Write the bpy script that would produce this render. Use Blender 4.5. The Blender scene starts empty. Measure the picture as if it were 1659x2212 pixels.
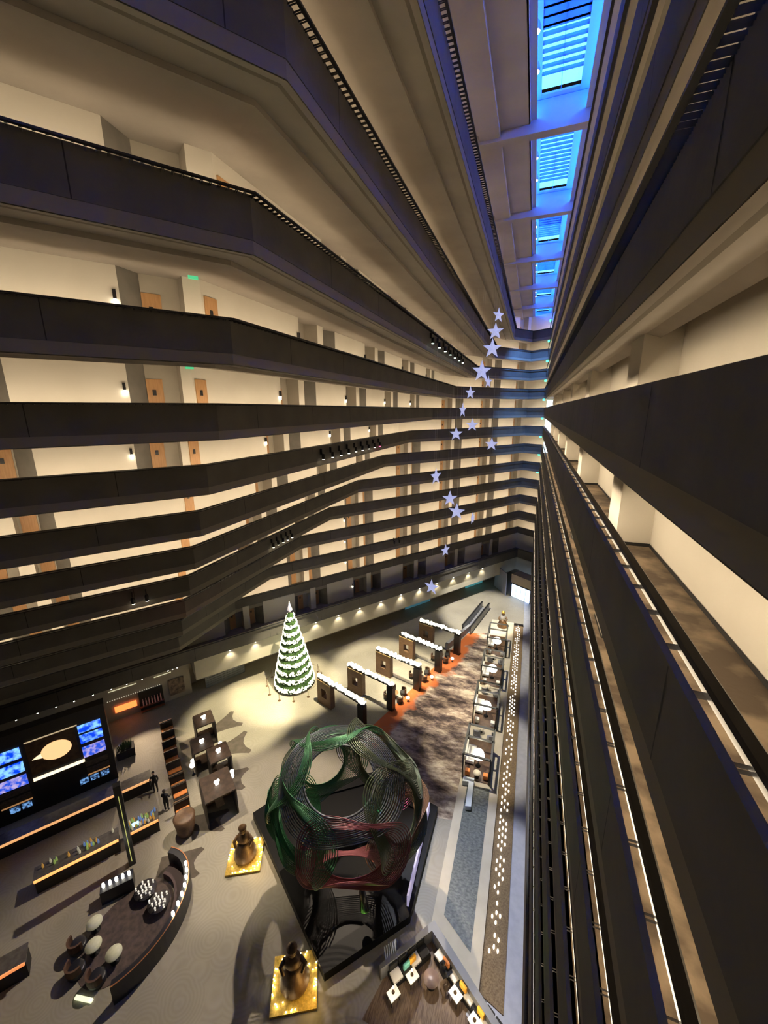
import bpy, bmesh, math, random
from mathutils import Vector, Matrix
random.seed(7)
R = math.radians
SC = bpy.context.scene
COL = SC.collection
# ------------------------------------------------------------------ camera, world, exposure
F_PX = 863.1
CAM_ROWS = ((0.9394135823644978, 0.07844196670370014, -0.3336899446024056),
            (0.3427289984289819, -0.23266132254030544, 0.9101678650829543),
            (-0.0062413864619819915, -0.9693892751900299, -0.24544954316840892))
cam = bpy.data.cameras.new('camera'); camo = bpy.data.objects.new('camera', cam); COL.objects.link(camo)
M = Matrix([[r[0], -r[1], -r[2], 0] for r in CAM_ROWS] + [[0, 0, 0, 1]])
camo.matrix_world = M
cam.sensor_fit = 'VERTICAL'; cam.sensor_height = 24.0
cam.lens = 24.0 * F_PX / 2212.0
cam.clip_start = 0.05; cam.clip_end = 400
SC.camera = camo
w = bpy.data.worlds.new('night'); SC.world = w; w.use_nodes = True
w.node_tree.nodes['Background'].inputs[0].default_value = (0.35, 0.37, 0.45, 1)
w.node_tree.nodes['Background'].inputs[1].default_value = 0.02
SC.view_settings.view_transform = 'Standard'; SC.view_settings.look = 'None'
SC.view_settings.exposure = 0.0; SC.view_settings.gamma = 1.0
SC.view_settings.use_curve_mapping = False
STRIP = 30.0       # balcony light strips
SPOTW = 5.0        # multiplier of the lobby spots

# ------------------------------------------------------------------ plan of the atrium
TH = 0.6135
SB, CB = math.sin(TH), math.cos(TH)
TB = Vector((SB, CB, 0)); AB = Vector((-CB, SB, 0))     # along and away from the far facade
PHB = math.pi/2 - TH
Z0, PT = 0.346, 2.746
FZ = -30.5      # lobby pieces are laid out on this plane, then brought to the true floor
FL = -28.5      # lobby floor
Q = FL/FZ
XN = 1.42
def BP(s, d, z=0.0): return TB*s + AB*d + Vector((0, 0, z))
def DL(k): return 17.845 - 2.573*k
def XM(k): return -12.27 + 2.194*k
def TOP(k): return Z0 + PT*k
def path(k):
    if k >= -7:
        D = DL(k); x = XM(k)
        lk = Vector((x, (CB*x + D)/SB)); rk = Vector((x, (CB*x + 40.0)/SB))
        kk = BP(54.9, 40.0)
    else:
        D = 38.4; a = BP(8, D); b = BP(14, D)
        lk = a.xy; rk = b.xy; kk = BP(53.2, 38.4)
    p0 = BP(-15, D)
    t = (XN - kk.x)/CB
    e = Vector((XN, kk.y - SB*t))
    return [p0.xy.copy(), lk, rk, kk.xy.copy(), e, Vector((XN, -9.0))]
def offset(P, d, i=None):
    out = []
    n = len(P)
    nr = []
    for a in range(n-1):
        t = (P[a+1]-P[a]).normalized(); nr.append(Vector((-t.y, t.x)))
    for a in range(n):
        if a == 0: out.append(P[0] + nr[0]*d)
        elif a == n-1: out.append(P[-1] + nr[-1]*d)
        else:
            m = (nr[a-1] + nr[a]); m = m/(1.0 + nr[a-1].dot(nr[a])); out.append(P[a] + m*d)
    return out

# ------------------------------------------------------------------ materials
MATS = {}
def mat(name, col, rough=0.7, metal=0.0, emit=None, es=0.0, col2=None, scale=4.0, detail=4.0, bump=0.0, stretch=None, trans=0.0, lo=0.35, hi=0.65, bscale=None):
    if name in MATS: return MATS[name]
    m = bpy.data.materials.new(name); m.use_nodes = True; nt = m.node_tree; b = nt.nodes['Principled BSDF']
    b.inputs['Base Color'].default_value = (*col, 1); b.inputs['Roughness'].default_value = rough; b.inputs['Metallic'].default_value = metal
    if trans: b.inputs['Transmission Weight'].default_value = trans
    if emit: b.inputs['Emission Color'].default_value = (*emit, 1); b.inputs['Emission Strength'].default_value = es
    if col2 or bump:
        tc = nt.nodes.new('ShaderNodeTexCoord'); mp = nt.nodes.new('ShaderNodeMapping'); nt.links.new(tc.outputs['Object'], mp.inputs[0])
        if stretch: mp.inputs['Scale'].default_value = stretch
        n = nt.nodes.new('ShaderNodeTexNoise'); n.inputs['Scale'].default_value = scale; n.inputs['Detail'].default_value = detail
        nt.links.new(mp.outputs[0], n.inputs['Vector'])
        if col2:
            r = nt.nodes.new('ShaderNodeValToRGB'); r.color_ramp.elements[0].position = lo; r.color_ramp.elements[1].position = hi
            r.color_ramp.elements[0].color = (*col, 1); r.color_ramp.elements[1].color = (*col2, 1)
            nt.links.new(n.outputs['Fac'], r.inputs[0]); nt.links.new(r.outputs[0], b.inputs['Base Color'])
        if bump:
            n2 = nt.nodes.new('ShaderNodeTexNoise'); n2.inputs['Scale'].default_value = bscale or scale*8
            nt.links.new(mp.outputs[0], n2.inputs['Vector'])
            bp = nt.nodes.new('ShaderNodeBump'); bp.inputs['Strength'].default_value = bump; bp.inputs['Distance'].default_value = 0.02
            nt.links.new(n2.outputs['Fac'], bp.inputs['Height']); nt.links.new(bp.outputs[0], b.inputs['Normal'])
    MATS[name] = m; return m
concrete = mat('parapet_concrete', (.098,.092,.082), .85, col2=(.125,.116,.102), scale=.7, detail=8, bump=.25)
edge_m = mat('slab_edge', (.22,.20,.165), .9)
rail_m = mat('rail_dark', (.02,.02,.025), .35)
wall_m = mat('wall_plaster', (.62,.58,.50), .9, col2=(.66,.62,.54), scale=.5, bump=.1)
wall_nb = mat('niche_plaster_shaded', (.40,.365,.30), .9, col2=(.44,.40,.33), scale=.8)  # wall plaster darkened to paint in the shade of the niches
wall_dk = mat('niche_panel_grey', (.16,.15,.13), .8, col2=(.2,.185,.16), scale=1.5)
soffit_m = mat('soffit_plaster', (.35,.32,.28), .92, col2=(.40,.365,.32), scale=.6, bump=.15)
carpet_m = mat('corridor_carpet', (.11,.08,.055), .95, col2=(.30,.225,.15), scale=1.3, detail=8, lo=.42,hi=.6, bump=.4)
carpet_pu = mat('terrace_carpet', (.12,.10,.115), .95, col2=(.18,.15,.16), scale=1.1, bump=.3)
door_m = mat('door_wood', (.42,.22,.09), .5, col2=(.5,.28,.12), scale=3, stretch=(6,6,.6))
black = mat('black_satin', (.012,.012,.014), .35)
blackm = mat('black_matt', (.02,.019,.018), .8)
strip_m = mat('warm_light_strip', (.9,.8,.6), .5, emit=(1,.80,.55), es=STRIP)
skyframe = mat('skylight_frame_blue_lit', (.40,.50,.72), .6)  # white frame, with the blue LED light painted into its colour
ceil_m = mat('ceiling_plaster', (.42,.39,.37), .9, col2=(.47,.44,.42), scale=.5, bump=.1)
pane_m = mat('skylight_pane', (.3,.8,1), .3, emit=(.26,.86,1.0), es=1.25)
blue_m = mat('blue_led', (.1,.2,1), .4, emit=(.01,.13,1.0), es=100)
whiteglow = mat('white_glow', (1,1,1), .4, emit=(1,.93,.8), es=7)
coolglow = mat('cool_glow', (1,1,1), .4, emit=(.72,.86,1), es=4)
green_l = mat('green_sign', (.1,.8,.4), .4, emit=(.05,1,.45), es=4)
red_l = mat('red_light', (.8,.1,.1), .4, emit=(1,.04,.1), es=8)
gold = mat('gold_floor', (.55,.36,.06), .35, .6, col2=(.8,.55,.12), scale=9, bump=.9)
bronze = mat('bronze_brown', (.10,.055,.025), .45, .3, col2=(.16,.09,.04), scale=4, bump=.4)
walnut = mat('walnut', (.09,.05,.03), .5, col2=(.14,.08,.045), scale=3, stretch=(1,1,5))
orange = mat('orange_fabric', (.75,.26,.07), .8)
white_f = mat('white_fabric', (.82,.80,.74), .85)
grey_m = mat('grey_paint', (.22,.225,.24), .6)
teal_f = mat('teal_fabric', (.12,.38,.34), .85)
glassm = mat('clear_glass', (.9,.95,1), .05, trans=.9)

# ------------------------------------------------------------------ mesh helpers
class MB:
    def __init__(s): s.v=[]; s.f=[]; s.m=[]; s.sm=[]
    def add(s, vs, fs, mi=0, smooth=False):
        o=len(s.v); s.v += [tuple(v) for v in vs]; s.f += [tuple(o+i for i in f) for f in fs]; s.m += [mi]*len(fs); s.sm += [smooth]*len(fs)
        return s
    def box(s, x0,x1,y0,y1,z0,z1, mi=0, T=None):
        vs=[Vector(p) for p in ((x0,y0,z0),(x1,y0,z0),(x1,y1,z0),(x0,y1,z0),(x0,y0,z1),(x1,y0,z1),(x1,y1,z1),(x0,y1,z1))]
        if T: vs=[T@v for v in vs]
        return s.add(vs, [(0,3,2,1),(4,5,6,7),(0,1,5,4),(1,2,6,5),(2,3,7,6),(3,0,4,7)], mi)
    def prism(s, pts, z0, z1, mi=0):
        n=len(pts); vs=[(p[0],p[1],z0) for p in pts]+[(p[0],p[1],z1) for p in pts]
        return s.add(vs, [tuple(range(n-1,-1,-1)), tuple(range(n,2*n))]+[(i,(i+1)%n,n+(i+1)%n,n+i) for i in range(n)], mi)
    def lathe(s, prof, c=(0,0,0), n=20, mi=0, smooth=True, sx=1, sy=1):
        vs=[]; 
        for r,z in prof:
            for i in range(n):
                a=2*math.pi*i/n; vs.append((c[0]+r*sx*math.cos(a), c[1]+r*sy*math.sin(a), c[2]+z))
        fs=[]
        for j in range(len(prof)-1):
            for i in range(n): fs.append((j*n+i, j*n+(i+1)%n, (j+1)*n+(i+1)%n, (j+1)*n+i))
        fs.append(tuple(range(n-1,-1,-1))); fs.append(tuple((len(prof)-1)*n+i for i in range(n)))
        return s.add(vs, fs, mi, smooth)
    def tube(s, pts, r, n=8, mi=0, closed=False):
        pts=[Vector(p) for p in pts]; L=len(pts); rr = r if isinstance(r,(list,tuple)) else [r]*L
        vs=[]; up=None
        for i,p in enumerate(pts):
            if closed: t=(pts[(i+1)%L]-pts[i-1])
            else: t=pts[min(i+1,L-1)]-pts[max(i-1,0)]
            t.normalize()
            if up is None:
                up = Vector((0,0,1)) if abs(t.z)<.9 else Vector((1,0,0))
            u=(up - t*up.dot(t)).normalized(); up=u; v=t.cross(u)
            for j in range(n):
                a=2*math.pi*j/n; vs.append(p+(u*math.cos(a)+v*math.sin(a))*rr[i])
        fs=[]
        for i in range(L if closed else L-1):
            k=(i+1)%L
            for j in range(n): fs.append((i*n+j,i*n+(j+1)%n,k*n+(j+1)%n,k*n+j))
        if not closed: fs += [tuple(range(n-1,-1,-1)), tuple((L-1)*n+j for j in range(n))]
        return s.add(vs, fs, mi, True)
    def sphere(s, c, r, n=12, m=8, mi=0, sc=(1,1,1)):
        prof=[(r*math.sin(math.pi*j/m)+1e-4, -r*math.cos(math.pi*j/m)*sc[2]) for j in range(m+1)]
        return s.lathe(prof, c, n, mi, True, sc[0], sc[1])
    def build(s, name, mats, parent=None, loc=None, rz=0, label=None, cat=None, group=None, kind=None, bevel=0):
        me=bpy.data.meshes.new(name); me.from_pydata(s.v, [], s.f)
        for m in (mats if isinstance(mats,(list,tuple)) else [mats]): me.materials.append(m)
        me.polygons.foreach_set('material_index', s.m); me.polygons.foreach_set('use_smooth', s.sm)
        me.update(); o=bpy.data.objects.new(name, me); COL.objects.link(o)
        if parent: o.parent=parent
        if loc is not None: o.location=loc
        o.rotation_euler[2]=rz
        if bevel:
            b=o.modifiers.new('bevel','BEVEL'); b.width=bevel; b.segments=2; b.limit_method='ANGLE'
        tag(o,label,cat,group,kind); return o
def tag(o, label=None, cat=None, group=None, kind=None):
    if label: o['label']=label
    if cat: o['category']=cat
    if group: o['group']=group
    if kind: o['kind']=kind
    return o
def thing(name, label, cat, loc=(0,0,0), rz=0, group=None):
    o=bpy.data.objects.new(name, None); COL.objects.link(o); o.location=loc; o.rotation_euler[2]=rz; o.empty_display_size=.2
    return tag(o,label,cat,group)
def dup(root, loc, rz=None, label=None, group=None, scale=None):
    r=root.copy(); COL.objects.link(r); r.location=loc
    if rz is not None: r.rotation_euler[2]=rz
    if scale: r.scale=(scale,)*3
    if label: r['label']=label
    if group: r['group']=group
    for ch in list(root.children):
        c=ch.copy(); COL.objects.link(c); c.parent=r
        for g in list(ch.children):
            d=g.copy(); COL.objects.link(d); d.parent=c
    return r
def sweep(P, prof, i0=0, i1=None, closed=True, mi=0, mb=None):
    """profile of (away, z) swept along the plan polyline with mitred corners"""
    i1 = len(P)-1 if i1 is None else i1
    offs=[offset(P,d)[i0:i1+1] for d,z in prof]; n=len(prof); mb=mb or MB()
    vs=[]
    for a in range(i1-i0+1):
        for j,(d,z) in enumerate(prof): vs.append((offs[j][a].x, offs[j][a].y, z))
    fs=[]
    for a in range(i1-i0):
        for j in range(n if closed else n-1):
            k=(j+1)%n; fs.append((a*n+j,(a+1)*n+j,(a+1)*n+k,a*n+k))
    if closed: fs += [tuple(range(n)), tuple((i1-i0)*n+j for j in range(n-1,-1,-1))]
    mb.add(vs,fs,mi); return mb
def ordn(n): return ['','first','second','third','fourth','fifth','sixth','seventh','eighth','ninth','tenth','eleventh','twelfth'][n]

# ------------------------------------------------------------------ the stacked balconies
LEVELS = list(range(4,-9,-1))
def lev_words(k):
    if k==0: return 'at eye level'
    return f"{ordn(abs(k))} {'above' if k>0 else 'below'} eye level"
def brackets(P, i0, i1, z0, z1, step, mb, dd, hw):
    Q=offset(P,dd)
    for a in range(i0,i1):
        A,B=Q[a],Q[a+1]; L=(B-A).length; n=max(1,int(L/step)); t=(B-A)/L; nn=Vector((-t.y,t.x))*(hw/.028)
        for i in range(n+1):
            c=A+t*(L*i/n); w=.028
            vs=[]
            for z in (z0,z1):
                for sx,sy in ((-1,-1),(1,-1),(1,1),(-1,1)):
                    q=c+t*w*sx+nn*w*sy; vs.append((q.x,q.y,z))
            mb.add(vs,[(0,1,5,4),(1,2,6,5),(2,3,7,6),(3,0,4,7)])
def parapet(k, i0, i1, side):
    P=path(k); T=TOP(k); h = 1.12 if k>-8 else 1.5
    if k==-8: T -= .3
    mb=sweep(P,[(0,T-h),(.0,T),(.08,T),(.08,T-h+.12),(.3,T-h+.12),(.3,T-h)],i0,i1)
    Q=offset(P,-.004); st=5.2
    for a in range(i0,i1):
        A,B=Q[a],Q[a+1]; L=(B-A).length; t=(B-A)/L; s=2.6+(k%3)*1.1
        while s<L-1:
            c=A+t*s; d=A+t*(s+.03)
            mb.add([(c.x,c.y,T-h),(d.x,d.y,T-h),(d.x,d.y,T-.02),(c.x,c.y,T-.02)],[(0,1,2,3)],1); s+=st
    where = 'along the far facades' if side=='far' else 'along the right-hand facade beside the camera'
    o=mb.build('balcony_parapet', [concrete,blackm], label=f'dark grey concrete balcony parapet {where}, {lev_words(k)}', cat='parapet', group=f'balcony parapets {where}')
    if k>-8: sweep(P,[(.02,T-h-.36),(.02,T-h),(.32,T-h),(.32,T-h-.36)],i0,i1).build('slab_edge', edge_m, parent=o)
    if side=='far' or k>0:
        mr=sweep(P,[(-.27,T-.06),(-.27,T-.01),(-.25,T),(-.20,T),(-.18,T-.01),(-.18,T-.06)],i0,i1)
        if side=='far' or k==1: brackets(P,i0,i1,T-.08,T-.04,.14 if side=='near' else .22,mr,-.09,.1)
    else:
        mr=sweep(P,[(.19,T-.06),(.19,T),(.22,T+.03),(.32,T+.03),(.35,T),(.35,T-.06)],i0,i1)
        brackets(P,i0,i1,T-.08,T-.04,.8,mr,.14,.07)
    mr.build('handrail', rail_m if side=='far' or k<1 else concrete, parent=o)
    if k>-8:
        ms=sweep(P,[(.10,T-.34),(.10,T-.22)],i0,i1,closed=False)
        ms.build('light_strip', strip_m, parent=o)
    return o
for k in LEVELS:
    parapet(k,0,4,'far'); parapet(k,4,5,'near')

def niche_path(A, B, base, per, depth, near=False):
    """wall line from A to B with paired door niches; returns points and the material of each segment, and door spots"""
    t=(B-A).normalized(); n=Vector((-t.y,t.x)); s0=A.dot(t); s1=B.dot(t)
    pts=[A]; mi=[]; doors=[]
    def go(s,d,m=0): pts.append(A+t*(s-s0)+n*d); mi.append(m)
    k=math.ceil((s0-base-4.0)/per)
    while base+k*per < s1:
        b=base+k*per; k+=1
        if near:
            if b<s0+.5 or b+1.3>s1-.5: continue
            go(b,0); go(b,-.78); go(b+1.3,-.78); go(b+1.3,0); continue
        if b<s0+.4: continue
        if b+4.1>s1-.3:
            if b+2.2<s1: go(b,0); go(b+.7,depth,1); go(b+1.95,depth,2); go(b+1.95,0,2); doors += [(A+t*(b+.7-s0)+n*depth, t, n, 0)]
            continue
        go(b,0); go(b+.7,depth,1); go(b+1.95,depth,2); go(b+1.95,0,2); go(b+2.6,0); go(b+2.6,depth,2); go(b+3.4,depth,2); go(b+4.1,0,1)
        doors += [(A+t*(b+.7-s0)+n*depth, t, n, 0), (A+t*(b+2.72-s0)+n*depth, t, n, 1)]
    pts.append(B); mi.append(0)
    return pts, mi, doors
door_n = 0; door0=None; sconce0=None; wc=0
def wall_strip(name, pts, mis, z0, z1, mats):
    mb=MB()
    for i in range(len(pts)-1):
        a,b=pts[i],pts[i+1]
        mb.add([(a.x,a.y,z0),(b.x,b.y,z0),(b.x,b.y,z1),(a.x,a.y,z1)],[(0,1,2,3)],mis[i])
    return mb.build(name, mats, kind='structure')
DOORS=[]; 
for k in LEVELS:
    P=path(k); W=offset(P,1.6); fz=TOP(k)-1.0 if k>-8 else -22.55
    z1 = (TOP(k+1)-1.05) if k<4 else 13.75
    segs=[('wall_left',0,1,1.15,7.72),('wall_middle',1,2,20.6-1.3*k,8.8),('wall_far',2,3,23.0,7.72),('wall_end',3,4,None,0),('wall_right',4,5,None,0)]
    if k==-8: segs=[('wall_far',0,3,-.15,7.72),('wall_end',3,4,None,0),('wall_right',4,5,None,0)]
    for nm,a,b,base,per in segs:
        if nm=='wall_right':
            A,B=W[4],W[5]; pts,mi,dd=niche_path(A,B,-12.65-9.2*9,9.2,0,near=True)
        elif base is None: pts,mi,dd=[W[a],W[b]],[0],[]
        else: pts,mi,dd=niche_path(W[a],W[b],base,per,.85)
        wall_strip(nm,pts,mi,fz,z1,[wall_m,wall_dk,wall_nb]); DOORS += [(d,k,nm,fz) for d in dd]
        if nm=='wall_middle' and k>-7:
            t_=(pts[1]-pts[0]).normalized(); DOORS.append(((pts[0]+t_*.12,t_,Vector((-t_.y,t_.x)),1),k,nm,fz))
        # skirting
        mb=MB()
        for i in range(len(pts)-1):
            a_,b_=pts[i],pts[i+1]; tt=(b_-a_).normalized(); q=Vector((tt.y,-tt.x))*.015
            mb.add([(a_.x+q.x,a_.y+q.y,fz),(b_.x+q.x,b_.y+q.y,fz),(b_.x+q.x,b_.y+q.y,fz+.09),(a_.x+q.x,a_.y+q.y,fz+.09)],[(0,1,2,3)])
        if nm=='wall_right' and k in (0,-1,-2): mb.build('baseboard_right', blackm, kind='structure')
    # corridor floor of this level
    mf=MB(); a=offset(P,.1); b=offset(P,2.7)
    for i in range(5):
        mf.add([(a[i].x,a[i].y,fz),(a[i+1].x,a[i+1].y,fz),(b[i+1].x,b[i+1].y,fz),(b[i].x,b[i].y,fz)],[(0,1,2,3)])
    mf.build('floor', carpet_m if k>-8 else carpet_pu, kind='structure')
    # soffit above the corridor below (level k-1)
    if k>-8:
        Pb=path(k-1); zb=TOP(k)-1.5
        # ruled surface from the parapet foot back to the wall of the level below, with a step and a rising cove
        A0=offset(P,.03); A1=offset(P,1.15); Bw=offset(Pb,2.6); ms=MB()
        rows=[(A0,zb+.0),(A1,zb+.12),(A1,zb-.02),(None,zb+.14),(Bw,zb+.4)]
        Am=[A1[i].lerp(offset(Pb,.6)[i] if k>-7 else A1[i]*.5+Bw[i]*.5,.8) for i in range(6)]
        rows[3]=(Am,zb+.14)
        vs=[]
        for pts,z in rows: vs += [(p.x,p.y,z) for p in pts]
        fs=[]
        for r in range(len(rows)-1):
            for i in range(5): fs.append((r*6+i,r*6+i+1,(r+1)*6+i+1,(r+1)*6+i))
        ms.add(vs,fs); ms.build('ceiling', soffit_m, kind='structure')
# doors: one mesh with its plate, copied
mb=MB().box(0,.62,-.05,0,0,2.02); d0=mb.build('door_1', door_m, kind='structure')
MB().box(.2,.34,-.07,-.05,1.35,1.58).build('number_plate', black, parent=d0)
first=True; nd=1
for (p,t,n,side),k,nm,fz in DOORS:
    ang=math.atan2(t.y,t.x)
    if first: o=d0; first=False
    else:
        nd+=1; o=d0.copy(); COL.objects.link(o); o.name=f'door_{nd}'
        c=d0.children[0].copy(); COL.objects.link(c); c.parent=o
    o.location=(p.x,p.y,fz); o.rotation_euler[2]=ang
# wall sconces
s0=thing('wall_sconce','x','wall lamp')
MB().box(-.05,.05,-.12,0,.06,.34).build('lamp_body', black, parent=s0)
MB().lathe([(.035,-.14),(.05,-.05),(.045,.06)],(0,-.06,0),10).build('lamp_shade', mat('sconce_glow',(1,1,1),.4,emit=(1,.9,.7),es=12), parent=s0)
cnt=0
for (p,t,n,side),k,nm,fz in DOORS:
    if side!=0 or nm=='wall_end' : continue
    if nm=='wall_far' and abs(p.dot(t)-23.7)>2: continue
    q = p + t*-.85 - n*.87
    lab=f'small wall sconce with glowing tip, {lev_words(k)} beside a door niche'
    o = s0 if cnt==0 else dup(s0,(0,0,0))
    o.location=(q.x,q.y,fz+1.45); o.rotation_euler[2]=math.atan2(t.y,t.x); cnt+=1
    tag(o,lab,'wall lamp',f'wall sconces beside the door niches, {lev_words(k)}')
# ------------------------------------------------------------------ ceiling with the blue skylight
mb=MB(); CZ=13.7
for x0,x1 in ((-40,-1.3),(1.45,9)):
    mb.add([(x0,-14,CZ),(x1,-14,CZ),(x1,74,CZ),(x0,74,CZ)],[(0,1,2,3)])
mb.build('ceiling', ceil_m, kind='structure')
MB().box(-3.75,-2.72,-14,74,CZ-.28,CZ-.005).build('trim_1', ceil_m, kind='structure')
MB().box(-1.36,-1.28,-14,72,CZ,CZ+1.1).box(1.42,1.50,-14,72,CZ,CZ+1.1).build('trim_2', skyframe, kind='structure')
mf=MB()
mf.box(-1.3,-.86,-14,72,CZ+.9,CZ+.98); mf.box(.84,1.45,-14,72,CZ+.9,CZ+.98)
BY=[25.2+9.35*i for i in range(-4,6)]
beam_mb=None
for i,y in enumerate(BY):
    mf.box(-.88,.86,y-.55,y+.75,CZ+.9,CZ+.98)
mf.build('trim_3', skyframe, kind='structure')
for i,y in enumerate(BY):
    MB().box(-4.1,1.45,y-.28,y+.28,CZ-.42,CZ+.88).build('ceiling_beam', ceil_m, label=f'concrete ceiling beam crossing under the skylight, number {ordn(min(12,i+1))} from the camera end', cat='beam', group='beams under the skylight')
for i,y in enumerate(BY[:-1]):
    y0,y1=y+.75,BY[i+1]-.55
    o=MB().box(-.87,.85,y0,y1,CZ+1.12,CZ+1.15).build(f'window_{i+1}', pane_m, kind='structure')
    ml=MB(); n=int((y1-y0-.9)/.42)
    for j in range(n):
        yy=y0+.2+j*.42; ml.box(-.86,.84,yy,yy+.11,CZ+1.0,CZ+1.1)
    ml.box(-.02,.0,y0,y1,CZ+1.0,CZ+1.08)
    if i%2: ml.box(-.86,.84,y0+3.2,y0+4.6,CZ+1.0,CZ+1.1)
    ml.build('louvre', mat('louvre_blue',(.12,.34,.62),.5), parent=o)
for sx in (-1,1):
    x = -1.2 if sx<0 else 1.36
    xx=(-1.28,-1.0) if sx<0 else (1.16,1.42)
    MB().box(xx[0],xx[1],-14,72,CZ+.14,CZ+.18).build('trim_4' if sx<0 else 'trim_5', skyframe, kind='structure')
    MB().box(x-.03,x+.03,-14,72,CZ+.25,CZ+.31).build('cove_light_strip', blue_m, label=('blue light strip in the left' if sx<0 else 'blue light strip in the right')+' edge of the skylight well', cat='light strip')
ys=[11,13,20,22,28.4,30.8,37.8,40.2,47,49,57,59]
c0=None
for i,y in enumerate(ys):
    if c0 is None:
        c0=thing('skylight_downlight','x','lamp',(-1.05,y,CZ+.2)); MB().lathe([(.14,0),(.16,.12),(.1,.3)],(0,0,0),14).build('lamp_can', skyframe, parent=c0)
        MB().lathe([(.02,-.035),(.12,-.03),(.13,.0)],(0,0,0),14).build('lens', mat('lens_glow',(1,1,1),.4,emit=(1,.85,.65),es=18), parent=c0); o=c0
    else: o=dup(c0,(-1.05,y,CZ+.2))
    tag(o,f'round white downlight at the left edge of the blue skylight, {ordn(i+1)} from the camera end','lamp','downlights along the skylight')

# ------------------------------------------------------------------ lobby shell
def floor_mat():
    m=bpy.data.materials.new('lobby_floor'); m.use_nodes=True; nt=m.node_tree; b=nt.nodes['Principled BSDF']; b.inputs['Roughness'].default_value=.55
    tc=nt.nodes.new('ShaderNodeTexCoord'); vo=nt.nodes.new('ShaderNodeTexVoronoi'); vo.inputs['Scale'].default_value=.55
    nt.links.new(tc.outputs['Object'],vo.inputs['Vector'])
    ma=nt.nodes.new('ShaderNodeMath'); ma.operation='MULTIPLY'; ma.inputs[1].default_value=75; nt.links.new(vo.outputs['Distance'],ma.inputs[0])
    sn=nt.nodes.new('ShaderNodeMath'); sn.operation='SINE'; nt.links.new(ma.outputs[0],sn.inputs[0])
    mr=nt.nodes.new('ShaderNodeMapRange'); mr.inputs[1].default_value=-1; nt.links.new(sn.outputs[0],mr.inputs[0])
    nz=nt.nodes.new('ShaderNodeTexNoise'); nz.inputs['Scale'].default_value=.35; nz.inputs['Detail'].default_value=6; nt.links.new(tc.outputs['Object'],nz.inputs['Vector'])
    mx=nt.nodes.new('ShaderNodeMix'); mx.data_type='RGBA'; mx.inputs['A'].default_value=(.365,.335,.27,1); mx.inputs['B'].default_value=(.40,.37,.30,1); nt.links.new(mr.outputs[0],mx.inputs['Factor'])
    m2=nt.nodes.new('ShaderNodeMix'); m2.data_type='RGBA'; m2.blend_type='MULTIPLY'; m2.inputs['Factor'].default_value=.5
    nt.links.new(mx.outputs['Result'],m2.inputs['A']); nt.links.new(nz.outputs['Fac'],m2.inputs['B']); nt.links.new(m2.outputs['Result'],b.inputs['Base Color'])
    return m
MB().add([(-70,-12,FL),(9,-12,FL),(9,80,FL),(-70,80,FL)],[(0,1,2,3)]).build('floor', floor_mat(), kind='structure')
PL=path(-8)
def lobby_pts(d): return offset(PL,d)
# soffit under the first level, fascia and set-back lobby walls
mb=MB()
def ring(d0,d1,z0,z1,mb,i1=4):
    a=offset(PL,d0); b=offset(PL,d1)
    for i in range(i1): mb.add([(a[i].x,a[i].y,z0),(a[i+1].x,a[i+1].y,z0),(b[i+1].x,b[i+1].y,z1),(b[i].x,b[i].y,z1)],[(0,1,2,3)])
ring(.1,5.6,-23.4,-23.4,mb); mb.build('ceiling', blackm, kind='structure')
mb=MB(); _PL=PL; PL=[BP(4.2,38.4).xy]+PL[1:]; ring(.6,.6,-23.75,-25.9,mb); ring(.6,5.6,-25.9,-25.9,mb)
q0=BP(4.2,39.0); q1=BP(4.2,44.0); mb.add([(q0.x,q0.y,-23.4),(q1.x,q1.y,-23.4),(q1.x,q1.y,-25.9),(q0.x,q0.y,-25.9)],[(0,1,2,3)]); PL=_PL; mb.build('wall_fascia', mat('fascia_plaster',(.48,.45,.36),.85,col2=(.52,.49,.4),scale=.8), kind='structure')
mb=MB(); ring(4.3,4.3,FL,-23.4,mb); mb.build('wall_lobby', mat('lobby_wall',(.34,.28,.21),.8,col2=(.38,.32,.25),scale=.6), kind='structure')
MB().box(-24,3.9,41.1,41.2,FL,-23.4).build('wall_restaurant', mat('restaurant_wall',(.36,.32,.26),.8,col2=(.4,.36,.3),scale=.7), rz=PHB, kind='structure')
a=lobby_pts(.6)
MB().add([(2.1,-9,FL),(2.1,a[4].y,FL),(2.1,a[4].y,-22.6),(2.1,-9,-22.6)],[(0,1,2,3)]).build('wall_right', mat('lobby_side',(.05,.05,.055),.6), kind='structure')
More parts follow.
